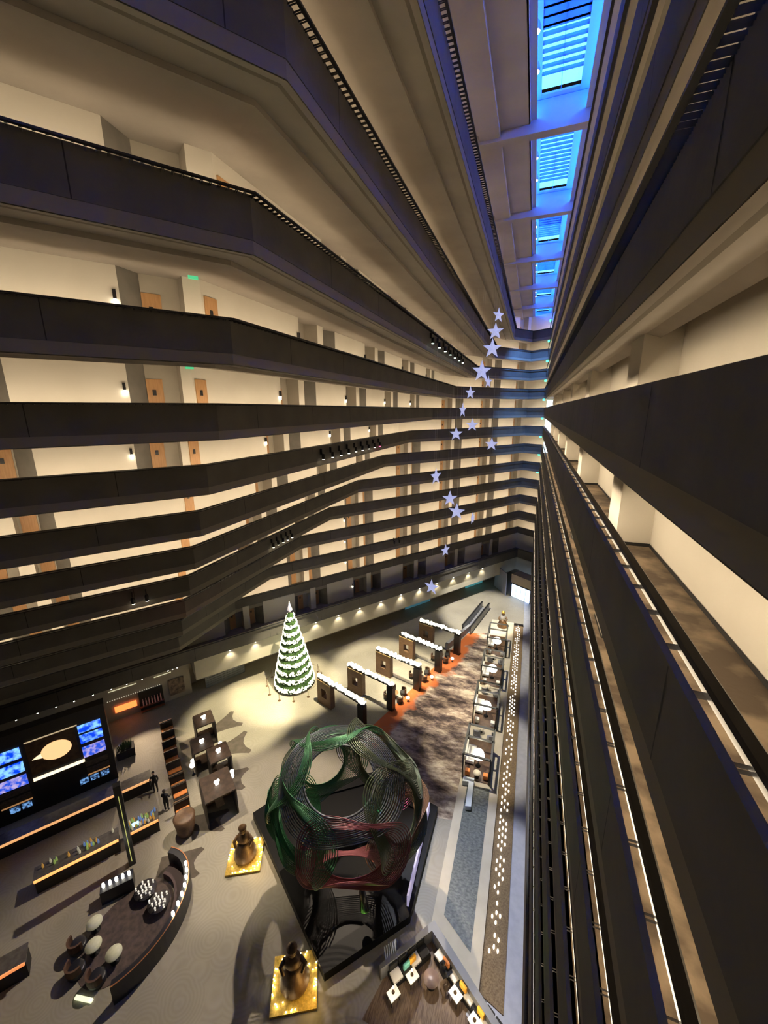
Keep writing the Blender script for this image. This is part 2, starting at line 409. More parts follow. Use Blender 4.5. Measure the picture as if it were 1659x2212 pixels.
# fascia downlights: bright little cans
c0=None
def fascia_lamp(s,i,txt):
    global c0
    p=BP(s,38.85,-23.72)
    if c0 is None:
        c0=thing('fascia_downlight','x','lamp',p,PHB)
        MB().lathe([(.05,0),(.07,.03),(.07,.2)],(0,0,0),10).build('lamp_can', black, parent=c0)
        MB().lathe([(.01,-.03),(.05,-.02),(.05,.0)],(0,0,0),10).build('lens', mat('lens_glow2',(1,1,1),.4,emit=(1,.95,.85),es=30), parent=c0); o=c0
    else: o=dup(c0,p)
    tag(o,txt,'lamp','downlights along the lobby fascia')
fs=[-8.9,-7.6,-6.4,-5.2,-3.9,-2.6,-1.4,-.2,1.9,2.3,2.7,7.6,10.2,14.0,17.2,20.2,23.2,26.4,29.6,32.8,36.0,39.2,42.4,45.4]
for i,s in enumerate(fs):
    fascia_lamp(s,i,f'tiny downlight above the lobby fascia, number {i+1} counted from the left')
    if s>5:
        L=bpy.data.lights.new('fascia_spot','SPOT'); L.energy=90; L.color=(1,.86,.6); L.spot_size=R(105); L.spot_blend=.7; L.shadow_soft_size=.05
        o=bpy.data.objects.new('fascia_spot',L); COL.objects.link(o); o.location=BP(s,38.62,-23.9)
        o.rotation_euler=(Vector((0,0,-1))+AB*.35).to_track_quat('-Z','Y').to_euler()
def spot(loc, tgt, e, ang, col=(1,.84,.6), blend=.5, size=.15):
    L=bpy.data.lights.new('spot','SPOT'); L.energy=e*SPOTW; L.color=col; L.spot_size=R(ang); L.spot_blend=blend; L.shadow_soft_size=size
    o=bpy.data.objects.new('spot',L); COL.objects.link(o); o.location=loc
    o.rotation_euler=(Vector(tgt)-Vector(loc)).to_track_quat('-Z','Y').to_euler(); return o
_before=set(bpy.data.objects)
# ------------------------------------------------------------------ lobby floor finishes
mb=MB().add([(-13.6,28.5,FZ+.012),(-11.6,34.2,FZ+.012),(-8.7,43.5,FZ+.012),(-6.3,51.4,FZ+.012),(-3.5,52.4,FZ+.012),(-3.35,24.2,FZ+.012),(-4.6,24.0,FZ+.012),(-8.5,25.3,FZ+.012)],[tuple(range(8))])
def rug_mat():
    m=bpy.data.materials.new('abstract_rug'); m.use_nodes=True; nt=m.node_tree; b=nt.nodes['Principled BSDF']; b.inputs['Roughness'].default_value=.95
    tc=nt.nodes.new('ShaderNodeTexCoord'); mp=nt.nodes.new('ShaderNodeMapping'); mp.inputs['Rotation'].default_value=(0,0,R(-35)); mp.inputs['Scale'].default_value=(.22,.5,1)
    nt.links.new(tc.outputs['Object'],mp.inputs[0])
    n=nt.nodes.new('ShaderNodeTexNoise'); n.inputs['Scale'].default_value=1.5; n.inputs['Detail'].default_value=12; n.inputs['Roughness'].default_value=.7; nt.links.new(mp.outputs[0],n.inputs['Vector'])
    r=nt.nodes.new('ShaderNodeValToRGB'); e=r.color_ramp.elements; e[0].position=.40; e[0].color=(.035,.025,.025,1); e[1].position=.62; e[1].color=(.62,.54,.42,1)
    a=e.new(.46); a.color=(.13,.095,.08,1); a=e.new(.53); a.color=(.30,.235,.185,1)
    nt.links.new(n.outputs['Fac'],r.inputs[0])
    # rust patches woven along the left border and in the lower corner
    mp2=nt.nodes.new('ShaderNodeMapping'); nt.links.new(tc.outputs['Object'],mp2.inputs[0]); mp2.inputs['Scale'].default_value=(.3,.3,1)
    n2=nt.nodes.new('ShaderNodeTexNoise'); n2.inputs['Scale'].default_value=1.1; n2.inputs['Detail'].default_value=10; nt.links.new(mp2.outputs[0],n2.inputs['Vector'])
    sx=nt.nodes.new('ShaderNodeSeparateXYZ'); nt.links.new(tc.outputs['Object'],sx.inputs[0])
    # distance from the left border line x = -22.2 + .305*y
    m1=nt.nodes.new('ShaderNodeMath'); m1.operation='MULTIPLY_ADD'; m1.inputs[1].default_value=-.32; nt.links.new(sx.outputs['Y'],m1.inputs[0]); nt.links.new(sx.outputs['X'],m1.inputs[2])
    m2=nt.nodes.new('ShaderNodeMapRange'); m2.inputs[1].default_value=-22.6; m2.inputs[2].default_value=-18.6; m2.inputs[3].default_value=.36; m2.inputs[4].default_value=-.22; nt.links.new(m1.outputs[0],m2.inputs[0])
    ad=nt.nodes.new('ShaderNodeMath'); ad.operation='ADD'; nt.links.new(n2.outputs['Fac'],ad.inputs[0]); nt.links.new(m2.outputs[0],ad.inputs[1])
    r2=nt.nodes.new('ShaderNodeMapRange'); r2.inputs[1].default_value=.56; r2.inputs[2].default_value=.66; nt.links.new(ad.outputs[0],r2.inputs[0])
    mx=nt.nodes.new('ShaderNodeMix'); mx.data_type='RGBA'; mx.inputs['B'].default_value=(.46,.12,.03,1); nt.links.new(r2.outputs[0],mx.inputs['Factor']); nt.links.new(r.outputs[0],mx.inputs['A']); nt.links.new(mx.outputs['Result'],b.inputs['Base Color'])
    return m
mb.build('rug', rug_mat(), label='large abstract rug in grey, cream and rust between the garlanded gates and the pavilions', cat='rug')
# raised stone border with dark bed
cream=mat('cream_stone',(.52,.47,.36),.7,col2=(.58,.53,.42),scale=1.2)
bed=thing('planter_bed','long dark green speckled bed framed by a cream stone border','planter')
MB().prism([(-3.45,17.4),(-.35,15.3),(-.35,56.0),(-3.45,56.0)],FZ,FZ+.28).build('stone_border', cream, parent=bed)
MB().add([(-2.8,17.95,FZ+.3),(-1.0,16.7,FZ+.3),(-1.0,27.6,FZ+.3),(-2.8,27.3,FZ+.3)],[(0,1,2,3)]).build('bed_surface', mat('dark_granite',(.035,.045,.045),.5,col2=(.13,.15,.14),scale=5,detail=10,stretch=(1,1.6,1)), parent=bed)
MB().prism([(-.35,15.3),(.95,14.9),(.95,56.0),(-.35,56.4)],FZ+.01,FZ+.10).build('light_trough', mat('brown_gravel',(.15,.10,.055),.9,col2=(.25,.18,.10),scale=12), label='long brown strip beside the pavilions studded with small oval lights', cat='trough')
MB().box(-.35,.95,55.6,55.75,FZ+.1,FZ+.4).build('trough_end_bar', black, label='black bar closing the far end of the brown light strip', cat='bar')
MB().prism([(.95,13.0),(2.05,12.0),(2.05,64),(.95,64)],FZ+.02,FZ+.03).build('walkway', mat('blue_grey_stone',(.34,.35,.40),.5,col2=(.4,.41,.46),scale=2), label='blue-grey stone walkway running beside the brown light strip', cat='walkway')
MB().prism([(-.35,15.28),(.95,14.88),(.95,13.0),(-.9,14.3)],FZ+.02,FZ+.05).build('walkway', mat('blue_grey_stone',(.34,.35,.40),.5), label='blue-grey stone corner at the near end of the brown light strip', cat='walkway')
l0=None; c=0
y=17.3
while y<56.5:
    for r_,x in enumerate((.0,.23,.46)):
        if random.random()<.2: continue
        yy=y+[.0,.28,.12][r_]+random.uniform(-.06,.06)
        if l0 is None:
            l0=MB().lathe([(.045,0),(.05,.03),(.04,.05),(.02,.06)],(0,0,0),8,sy=2.5).build('oval_light', mat('oval_glow',(1,1,1),.4,emit=(1,.96,.86),es=7)); o=l0
        else: o=l0.copy(); COL.objects.link(o)
        o.location=(x,yy,FZ+.1); c+=1
        tag(o,'small glowing oval light set in the brown strip beside the pavilions','light','oval lights in the brown strip')
    y+=.56
# L-shaped white bench
MB().prism([(-3.2,27.7),(-2.3,27.8),(-2.2,25.2),(-2.65,25.1),(-2.7,27.3),(-3.2,27.2)],FZ+.28,FZ+.72).build('corner_bench', mat('pale_blue_white',(.62,.70,.78),.6), label='pale L-shaped bench on the dark bed before the nearest pavilion', cat='bench', bevel=.03)
# ------------------------------------------------------------------ four pavilions
frame_m=mat('pavilion_frame',(.15,.155,.145),.5)
def pavilion(y0,y1,lab):
    t=thing('seating_pavilion',lab,'pavilion',(-2.2,(y0+y1)/2,FZ+.28)); hl=(y1-y0)/2; w=1.12
    MB().box(-w,w,-hl,hl+1.0,0,.06).build('deck', walnut, parent=t)
    for sx in (-1,1):
        for sy in (-1,1): MB().box(sx*w-.06,sx*w+.06,sy*hl-.06,sy*hl+.06,.06,2.45).build('post', black, parent=t)
    m=MB()
    for sx in (-1,1): m.box(sx*w-.09,sx*w+.09,-hl-.09,hl+.09,2.42,2.52)
    for yy in (-hl,0.15*hl,hl): m.box(-w,w,yy-.09,yy+.09,2.42,2.52)
    m.build('roof_frame', frame_m, parent=t)
    m=MB().box(w-.12,w-.06,-hl,hl,.06,1.3); m.build('side_screen', blackm, parent=t)
    return t
PAV=[(27.95,31.4,'nearest'),(34.2,37.8,'second nearest'),(40.6,44.0,'third nearest'),(46.7,50.5,'farthest')]
def sofa(x,y,z,rz,wd,lab,cushs=0,grp=None):
    t=thing('lounge_sofa',lab,'sofa',(x,y,z),rz,grp)
    MB().box(-wd/2,wd/2,-.4,.4,.12,.4).build('seat', white_f, parent=t, bevel=.04)
    MB().box(-wd/2,wd/2,.3,.45,.4,.85).build('backrest', white_f, parent=t, bevel=.04)
    for sx in (-1,1): MB().box(sx*(wd/2-.05)-.05,sx*(wd/2-.05)+.05,-.38,.38,0,.12).build('leg', black, parent=t)
    return t
for i,(y0,y1,wd) in enumerate(PAV):
    pavilion(y0,y1,f'grey-framed open seating pavilion with glowing lamp, {wd} of the four')
    cy=(y0+y1)/2
    t=thing('dome_lamp',f'large white glowing dome lamp inside the {wd} pavilion','lamp',(-2.2,y0+1.5,FZ+.34))
    MB().lathe([(.22,0),(.22,.05),(.04,.08),(.04,1.1)],(0,0,0),16).build('lamp_base', black, parent=t)
    MB().lathe([(.5,1.05),(.52,1.15),(.42,1.5),(.2,1.68),(.02,1.72)],(0,0,0),24).build('lamp_shade', mat('dome_glow',(1,1,1),.5,emit=(1,.95,.84),es=4.0), parent=t)
    L=bpy.data.lights.new('lamp_light','POINT'); L.energy=60; L.color=(1,.85,.62); L.shadow_soft_size=.4; o=bpy.data.objects.new('lamp_light',L); COL.objects.link(o); o.parent=t; o.location=(0,0,2.0)
    sofa(-2.95,y1-1.1,FZ+.34,R(90),1.9,f'white lounge sofa along the left side of the {wd} pavilion')
    for sx,cm in ((-.75,orange),(.75,orange)):
        c=MB().box(-.2,.2,-.2,.2,0,.42).build('ottoman', cm if i==0 else white_f, loc=(-2.2+sx,y0+.45,FZ+.34), bevel=.04)
        tag(c,f"square {'orange' if i==0 else 'white'} stool at the {'left' if sx<0 else 'right'} front corner of the {wd} pavilion",'stool')
    t=thing('side_table',f'round pale table in front of the {wd} pavilion lamp','table',(-2.15,y0-.75 if i else y0+.35,FZ+.28+(0.06 if i==0 else 0)))
    if i: t.location.x=-2.45
    MB().lathe([(.3,.42),(.32,.44),(.32,.48),(.02,.49)],(0,0,0),20).build('tabletop', mat('pale_tabletop',(.68,.6,.46),.5), parent=t)
    MB().lathe([(.18,0),(.18,.03),(.04,.06),(.04,.42)],(0,0,0),12).build('pedestal', black, parent=t)
    for q,(dx,dy) in enumerate(((-.35,-1.3),(.45,-1.5))):
        if i==0: continue
        t=thing('tub_chair',f"{'left' if q==0 else 'right'} grey tub chair in the gap before the {wd} pavilion",'chair',(-2.2+dx*1.6,y0+dy,FZ+.28),R(200+q*50))
        MB().lathe([(.3,.0),(.34,.1),(.34,.36),(.28,.4)],(0,0,0),16).build('seat', grey_m, parent=t)
        m=MB(); pts=[]; 
        for a in range(0,181,15):
            pts.append((.34*math.cos(R(a)),.34*math.sin(R(a))))
        inner=[(.27*math.cos(R(a)),.27*math.sin(R(a))) for a in range(180,-1,-15)]
        m.prism(pts+inner,.36,.75); m.build('backrest', grey_m, parent=t)
# ------------------------------------------------------------------ five garlanded gates
gate_m=mat('gate_wood',(.13,.07,.035),.55,col2=(.19,.105,.055),scale=2,stretch=(1,1,6))
trim_g=mat('gate_edge',(.34,.23,.10),.5)
garl=mat('garland_white',(.8,.8,.72),.6,emit=(1,.95,.78),es=2.2)
GT=[((-19.5,32.5),(-13.2,30.2),'nearest'),((-17.3,35.4),(-11.4,33.7),'second'),((-15.4,39.3),(-9.6,37.6),'middle'),((-13.8,43.4),(-8.1,41.6),'fourth'),((-12.3,47.4),(-6.6,45.9),'farthest')]
for i,(a,b,wd) in enumerate(GT):
    A=Vector(a); B=Vector(b); L=(B-A).length; ang=math.atan2((B-A).y,(B-A).x)
    t=thing('timber_gate',f'dark timber gate with window pier and white garland on top, {wd} of the row','gate',(a[0],a[1],FZ),ang)
    m=MB(); W=2.1; D=.3; H=2.75
    m.box(0,.7,-D,D,0,H); m.box(1.45,W,-D,D,0,H); m.box(.7,1.45,-D,D,0,.95); m.box(.7,1.45,-D,D,1.95,H)
    m.build('window_pier', gate_m, parent=t)
    MB().box(-.02,W+.02,-D-.02,-D+.06,H,H+.08).build('pier_cap', trim_g, parent=t)
    MB().box(L-.75,L,-.28,.28,0,H).build('post', black, parent=t)
    MB().box(0,L,-.2,.2,H+.08,H+.3).build('beam', black, parent=t)
    m=MB(); n=int(L/.13)
    for j in range(n*3):
        m.sphere((.05+(L-.1)*random.random(), random.uniform(-.2,.2), H+.38+random.uniform(-.08,.14)), random.uniform(.10,.16), 7,5)
    m.build('garland', garl, parent=t)
# small lounge groups beside the gates
for i,(x,y) in enumerate(((-11.9,35.6),(-10.3,39.9),(-8.7,44.2))):
    wd=['nearest','middle','farthest'][i]
    t=thing('cafe_table',f'small round dark table between the gate posts, {wd} of three','table',(x,y,FZ))
    MB().lathe([(.36,.6),(.38,.62),(.38,.66),(.02,.67)],(0,0,0),20).build('tabletop', mat('copper_top',(.36,.19,.09),.4) if i==0 else walnut, parent=t)
    MB().lathe([(.22,0),(.22,.03),(.04,.06),(.04,.6)],(0,0,0),12).build('pedestal', black, parent=t)
    for q,(dx,dy) in enumerate(((-.8,-.5),(.75,-.6),(.7,.75),(-.55,.85))):
        t=thing('tub_chair',f"{['left','front','right','rear'][q]} dark tub chair at the {wd} table between the gates",'chair',(x+dx,y+dy,FZ),math.atan2(dy,dx)-math.pi/2)
        MB().lathe([(.3,.0),(.34,.1),(.34,.38),(.28,.42)],(0,0,0),16).build('seat', blackm, parent=t)
        pts=[(.36*math.cos(R(a)),.36*math.sin(R(a))) for a in range(0,181,15)]+[(.28*math.cos(R(a)),.28*math.sin(R(a))) for a in range(180,-1,-15)]
        MB().prism(pts,.36,.8).build('backrest', walnut, parent=t)
    for q,(dx,dy) in enumerate(((.1,-1.45),(1.5,-.1))):
        t=thing('globe_lamp',f"{'left' if q==0 else 'right'} small white globe lamp on the floor by the {wd} gate table",'lamp',(x+dx,y+dy,FZ))
        MB().lathe([(.12,0),(.12,.03),(.03,.05),(.03,.3)],(0,0,0),10).build('lamp_base', black, parent=t)
        MB().sphere((0,0,.45),.2,14,10,0,(1,1,.8)).build('lamp_shade', mat('globe_glow',(1,1,1),.4,emit=(1,.94,.8),es=3.5), parent=t)
# ------------------------------------------------------------------ christmas tree
t=thing('christmas_tree','tall cone-shaped tree wound with white garlands and a white finial','tree',(-23.6,34.0,FZ))
fol=mat('dark_foliage',(.008,.03,.008),.8,col2=(.05,.13,.02),scale=6,bump=.8)
H=9.1; prof=[]
nt_=10
for i in range(nt_):
    z0=.25+(H-.4)*(i/nt_)**.93; z1=.25+(H-.4)*((i+1)/nt_)**.93; r0=2.0*(1-i/nt_)**.95+.2; r1=2.0*(1-(i+1)/nt_)**.95+.2
    prof += [(r0-.05,z0),(r0+.08,z0+.12),(r1+.02,z1-.02)]
prof=[(.3,0),(.3,.2)]+prof
mt=MB().lathe(prof,(0,0,0),40)
tm=mt; tm.v=[(x*(1+random.uniform(-.03,.03)),y*(1+random.uniform(-.03,.03)),z+random.uniform(-.05,.05) if z>.3 else z) for x,y,z in tm.v]
tm.build('foliage', fol, parent=t)
m=MB()
for i in range(nt_):
    z0=.25+(H-.4)*(i/nt_)**.93; z1=.25+(H-.4)*((i+1)/nt_)**.93; r0=2.0*(1-i/nt_)**.95+.24
    hh=(z1-z0)*.52; n=int(2*math.pi*r0/.10)
    for j in range(n*3):
        a=random.random()*2*math.pi; z=z0+hh*random.random()+.25*hh+ .12*math.sin(a)
        m.sphere((r0*math.cos(a)*(1-.02*(z-z0)),r0*math.sin(a),z),random.uniform(.06,.10),6,4)
m.build('garland', mat('tree_garland',(.85,.85,.7),.6,emit=(1,.98,.72),es=1.7), parent=t)
MB().lathe([(.1,H),(.3,H+.25),(.12,H+.75),(.02,H+1.25)],(0,0,0),14).build('finial', mat('finial_white',(.85,.8,.8),.4,emit=(1,.85,.85),es=.5), parent=t)
for i in range(12):
    a=R(30*i); 
    s_=thing('barrier_post',f'thin metal barrier post around the tree, {ordn(i+1)} going anticlockwise from the right','post',(-23.6+3.1*math.cos(a),34+3.1*math.sin(a),FZ),0,'barrier posts around the tree')
    MB().lathe([(.16,0),(.16,.03),(.025,.05),(.025,1.0),(.04,1.02),(.02,1.06)],(0,0,0),10).build('post', bronze, parent=s_)
    if i not in (8,9):
        b=R(30*(i+1)); q=Vector((3.1*(math.cos(b)-math.cos(a)),3.1*(math.sin(b)-math.sin(a)),0))
        MB().tube([q*u+Vector((0,0,.95-.25*math.sin(math.pi*u))) for u in (0,.2,.4,.6,.8,1)],.018,6).build('rope', bronze, parent=s_)
# ------------------------------------------------------------------ openwork sphere sculpture on its black plinth
PL_=[(-17.9,19.1),(-8.4,12.9),(-4.7,17.0),(-4.65,24.4),(-10.5,25.6),(-17.0,20.8)]
cen=Vector((-10.2,19.2))
pt=thing('black_plinth','large black angular pool plinth under the ribbed sphere','plinth')
inn=[tuple(Vector(q).lerp(cen,.17)) for q in PL_]
m=MB(); n=len(PL_)
vs=[(q[0],q[1],FZ) for q in PL_]+[(q[0],q[1],FZ+.62) for q in PL_]+[(q[0],q[1],FZ+.62) for q in inn]+[(q[0],q[1],FZ+.45) for q in inn]
fs=[]
for i in range(n):
    j=(i+1)%n; fs += [(i,j,n+j,n+i),(n+i,n+j,2*n+j,2*n+i),(2*n+i,2*n+j,3*n+j,3*n+i)]
m.add(vs,fs).build('rim', mat('plinth_black',(.006,.006,.007),.45), parent=pt)
MB().add([(q[0],q[1],FZ+.47) for q in inn],[tuple(range(n))]).build('water_surface', mat('black_water',(.004,.004,.005),.4), parent=pt)
SPH=Vector((-9.2,17.9,-23.9)); SR=5.0
sc_=thing('openwork_sphere','huge openwork sphere of curved metal ribs lit green and pink on the black plinth','sculpture',SPH+Vector((0,0,.35))); sc_.scale=(1,.9,.82)
alu=mat('brushed_rib',(.34,.31,.28),.42,.35)
view=(-SPH).normalized()
_u=Vector((0,0,1)); _u=(_u-view*_u.dot(view)).normalized(); _l=Vector((-1,0,0)); _l=(_l-view*_l.dot(view)).normalized()
view=(view+_u*.27+_l*.13).normalized()
dirs=[view]
ref=Vector((0,0,1)); u=(ref-view*ref.dot(view)).normalized(); v_=view.cross(u)
for i in range(6):
    a=R(60*i+20); dirs.append((view*.42+(u*math.cos(a)+v_*math.sin(a))*.91).normalized())
for i in range(5):
    a=R(72*i+45); dirs.append((view*-.5+(u*math.cos(a)+v_*math.sin(a))*.86).normalized())
for bi,d in enumerate(dirs):
    e=Vector((0,0,1)) if abs(d.z)<.8 else Vector((1,0,0)); a1=(e-d*e.dot(d)).normalized(); a2=d.cross(a1); m=MB(); N=17
    for j in range(N):
        f=(j/(N-1))**1.25; th=R((29 if bi==0 else 23)+ (18 if bi==0 else 17)*f); rad=SR*(1.0-.13*(1-f)**2-.02*math.sin(math.pi*f))
        tilt=.10*f*(1 if bi%2 else -1); pts=[]
        for q in range(56):
            a=2*math.pi*q/56; rr=rad*(1-.045*f*math.cos(3*a+bi)); tt=th*(1+.12*f*math.cos(3*a+bi)); dd=(d*math.cos(tt)+(a1*math.cos(a)+a2*math.sin(a))*math.sin(tt))
            pts.append(dd*rr)
        m.tube(pts,.075 if (j==0 and bi==0) else .033,6 if j==0 else 4,closed=True)
    dl=d.dot(_l); du=d.dot(_u)  # tint by side paints the coloured light on the sphere into the ribs
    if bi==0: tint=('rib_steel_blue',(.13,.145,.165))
    elif dl>.35: tint=('rib_lit_green',(.055,.20,.085)) if du>-.5 else ('rib_umber',(.13,.085,.055))
    elif dl<-.35: tint=('rib_lit_olive',(.10,.125,.07)) if du>-.3 else ('rib_lit_copper',(.19,.10,.055))
    elif du>.3: tint=('rib_lit_violet_grey',(.12,.11,.135))
    else: tint=('rib_lit_rose',(.26,.075,.09))
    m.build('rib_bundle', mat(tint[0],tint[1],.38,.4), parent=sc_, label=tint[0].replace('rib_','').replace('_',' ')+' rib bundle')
for i in range(3):
    a=R(70+120*i); m=MB(); top=Vector((math.cos(a)*2.4,math.sin(a)*2.4,-4.2)); bot=Vector((math.cos(a)*3.3,math.sin(a)*3.3,FZ+.47-SPH.z))
    m.tube([top,top.lerp(bot,.5),bot],[.12,.2,.3],10).build('leg', black, parent=sc_)
spot((-16.0,20.2,FZ+.9),SPH+Vector((-3.5,0,0)),150,44,(.04,1,.22),.7)
spot((-16.8,19.0,FZ+.9),SPH+Vector((-3.2,0,-2)),130,40,(.06,1,.25),.7)
spot((-8.6,13.9,FZ+.9),SPH+Vector((-1.0,-3,-3.4)),160,40,(1,.05,.15),.7)
spot((-5.3,21.5,FZ+.9),SPH+Vector((3.5,1,-.5)),160,40,(1,.12,.3),.7)
spot((-13.0,16.6,FZ+.9),SPH+Vector((1,-1,-3)),120,50,(1,.42,.14),.7)
spot((-7.2,15.2,FZ+.9),SPH+Vector((3.2,-2,-2)),110,42,(.35,1,.12),.7)
# bench-like glass wall on the right edge of the plinth
MB().box(-.06,.06,-3.2,3.2,0,.9).build('plinth_screen', mat('screen_glow',(.5,.45,.6),.3,emit=(.55,.5,.8),es=.5), loc=(-5.1,20.6,FZ+.62), rz=R(2), label='narrow lit violet-white panel along the right edge of the black plinth', cat='panel')
# ------------------------------------------------------------------ golden bases with dark figures
def figure(x,y,rz,lab,tint,size=1.0,crown=False):
    t=thing('lit_display_base',f'square golden glittering base under {lab}','base',(x,y,FZ),rz)
    s=size
    MB().box(-1.15*s,1.15*s,-1.15*s,1.15*s,0,.16).build('base_slab', gold, parent=t)
    m=MB()
    for i in range(46):
        a=random.random()*6.28; r_=random.uniform(.72,1.1)*s; px=max(-1.1*s,min(1.1*s,r_*1.25*math.cos(a))); py=max(-1.1*s,min(1.1*s,r_*1.25*math.sin(a)))
        m.sphere((px,py,.22),.03,6,4)
    tag(m.build('fairy_lights', mat('fairy_glow',(1,1,1),.4,emit=(1,.88,.6),es=26), parent=t),kind='stuff')
    f=thing('figure_statue',f'{tint} ornamental figure standing on {lab.replace("the ","the glittering base, ",1)}' if False else f'{tint} ornamental figure, {lab}','statue',(x,y,FZ+.16),rz)
    MB().lathe([(.72*s,0),(.78*s,.25*s),(.62*s,.75*s),(.42*s,1.1*s),(.36*s,1.3*s)],(0,0,0),22).build('skirt', bronze, parent=f)
    MB().lathe([(.36*s,1.25*s),(.46*s,1.5*s),(.40*s,1.85*s),(.16*s,2.0*s),(.13*s,2.08*s)],(0,0,0),18,sy=.75).build('torso', bronze if not crown else mat('figure_grey',(.32,.30,.27),.6), parent=f)
    for sx in (-1,1): MB().tube([(sx*.38*s,0,1.75*s),(sx*.62*s,-.12*s,1.45*s),(sx*.45*s,-.42*s,1.3*s)],[.13*s,.11*s,.08*s],10).build('arm', bronze, parent=f)
    MB().sphere((0,0,2.25*s),.24*s,16,12,0,(1,1,1.15)).build('head', bronze, parent=f)
    MB().lathe([(.25*s,2.38*s),(.28*s,2.5*s),(.18*s,2.62*s),(.03*s,2.8*s)],(0,0,0),14).build('headdress', gold if crown else bronze, parent=f)
    L=bpy.data.lights.new('base_light','POINT'); L.energy=34; L.color=(1,.65,.2); L.shadow_soft_size=.3; o=bpy.data.objects.new('base_light',L); COL.objects.link(o); o.parent=t; o.location=(.9*s,-.9*s,1.0)
figure(-16.7,16.7,R(28),'the one left of the black plinth','dark brown')
figure(-9.9,12.3,R(28),'the one by the near corner of the black plinth','dark brown',1.05)
figure(-1.9,54.4,R(2),'the one behind the farthest pavilion','brown and grey gold-crowned',.95,True)
# ------------------------------------------------------------------ escalator and low wall beyond the gates
t=thing('escalator','dark escalator well with glass sides sloping down beyond the gates','escalator',(-5.7,55.3,FZ),R(-12))
MB().box(-.62,-.5,-4.2,4.2,0,1.15).build('balustrade', mat('dark_glass',(.03,.035,.045),.15), parent=t)
MB().box(.5,.62,-4.2,4.2,0,1.15).build('balustrade', MATS['dark_glass'], parent=t)
m=MB()
for i in range(26): m.box(-.5,.5,-4.0+i*.31,-4.0+i*.31+.28,.02+i*.008,.06+i*.008)
m.build('steps', grey_m, parent=t)
MB().box(-.68,-.44,-4.3,4.3,1.15,1.21).box(.44,.68,-4.3,4.3,1.15,1.21).build('handrail_pair', black, parent=t)
MB().box(-.2,.2,-3.1,3.1,0,.9).build('low_wall', grey_m, loc=(-7.35,49.3,FZ), rz=R(-20), label='low grey wall running from the escalator towards the farthest gate', cat='wall')
# lit entrance at the far end
e0=BP(54.9,39.0); 
ent=thing('glass_entrance','bright bluish glass entrance at the far right end of the lobby','entrance',(0.2,64.6,FZ),R(-35))
m=MB()
for i in range(4): m.box(-1.75+i*.9,-.95+i*.9,-.02,.02,.05,2.3)
m.build('glass_doors', mat('entrance_glow',(.8,.9,1),.3,emit=(.55,.72,1),es=3.0), parent=ent)
MB().box(-1.9,1.95,-.12,.12,2.3,2.5).box(-1.9,-1.8,-.12,.12,0,2.3).box(1.85,1.95,-.12,.12,0,2.3).build('frame', blackm, parent=ent)
MB().box(-1.9,1.95,-.1,2.0,2.5,4.0).build('canopy_box', mat('canopy_tan',(.45,.36,.24),.6), parent=ent)
MB().box(-.06,.06,-2.1,2.1,0,4.0).build('partition_screen', mat('steel_violet',(.28,.27,.33),.5), loc=(-3.2,67.2,FZ), rz=R(30), label='grey-violet partition beside the bright glass entrance', cat='partition')
MB().box(-2.2,2.2,-.03,.03,0,3.6).build('window_21', mat('teal_window',(.1,.35,.38),.3,emit=(.12,.5,.55),es=.35), loc=BP(51,45.4,FZ), rz=PHB, kind='structure')
MB().box(-2.6,2.6,-.03,.03,0,2.2).build('window_22', mat('teal_window2',(.1,.35,.38),.3,emit=(.1,.3,.42),es=.25), loc=BP(38,45.4,FZ), rz=PHB, kind='structure')
MB().box(-3.2,3.2,-.05,.05,2.2,3.0).build('shop_lintel', mat('rust_lintel',(.3,.1,.04),.6,emit=(1,.35,.1),es=.12), loc=BP(25.5,45.4,FZ), rz=PHB, label='rust-red lit lintel on the far lobby wall behind the gates', cat='lintel')
# ------------------------------------------------------------------ restaurant and bar on the left
panel_dk=mat('cabinet_black',(.02,.018,.017),.5)
t=thing('back_bar_unit','tall black bar wall with blue screens and glowing mural at the left edge','bar unit',BP(0,36.0,FZ),PHB)
MB().box(-16,-3.1,0,.8,0,7.5).build('cabinet', panel_dk, parent=t)
def bluescr(n): return mat('screen_'+str(n),(.02,.05,.2),.3,emit=(.12,.3,1.0),es=2.0)
def screen_mat(nm, c1, c2, scl, es):
    m=bpy.data.materials.new(nm); m.use_nodes=True; nt=m.node_tree; b=nt.nodes['Principled BSDF']
    tc=nt.nodes.new('ShaderNodeTexCoord'); n=nt.nodes.new('ShaderNodeTexNoise'); n.inputs['Scale'].default_value=scl; n.inputs['Detail'].default_value=6; nt.links.new(tc.outputs['Object'],n.inputs['Vector'])
    r=nt.nodes.new('ShaderNodeValToRGB'); r.color_ramp.elements[0].position=.42; r.color_ramp.elements[1].position=.6; r.color_ramp.elements[0].color=(*c1,1); r.color_ramp.elements[1].color=(*c2,1)
    nt.links.new(n.outputs['Fac'],r.inputs[0]); nt.links.new(r.outputs[0],b.inputs['Emission Color']); b.inputs['Emission Strength'].default_value=es; b.inputs['Base Color'].default_value=(.02,.02,.03,1)
    return m
sA=screen_mat('screen_sea',(.0,.05,.75),(.25,.6,1),2.5,1.3); sB=screen_mat('screen_coral',(.02,.10,.8),(.55,.45,.8),3.2,1.0)
for (a,b,z0,z1,mm,nm) in ((-5.0,-3.5,5.55,6.25,sA,'screen'),(-5.0,-3.5,4.55,5.35,sA,'screen'),(-5.0,-3.5,3.2,4.2,sB,'screen'),(-10.3,-8.5,5.3,6.25,sA,'screen'),(-10.3,-8.5,4.1,5.0,sA,'screen'),(-10.3,-8.5,2.9,3.8,sB,'screen')):
    MB().box(a,b,-.06,-.01,z0,z1).build(nm, mm, parent=t)
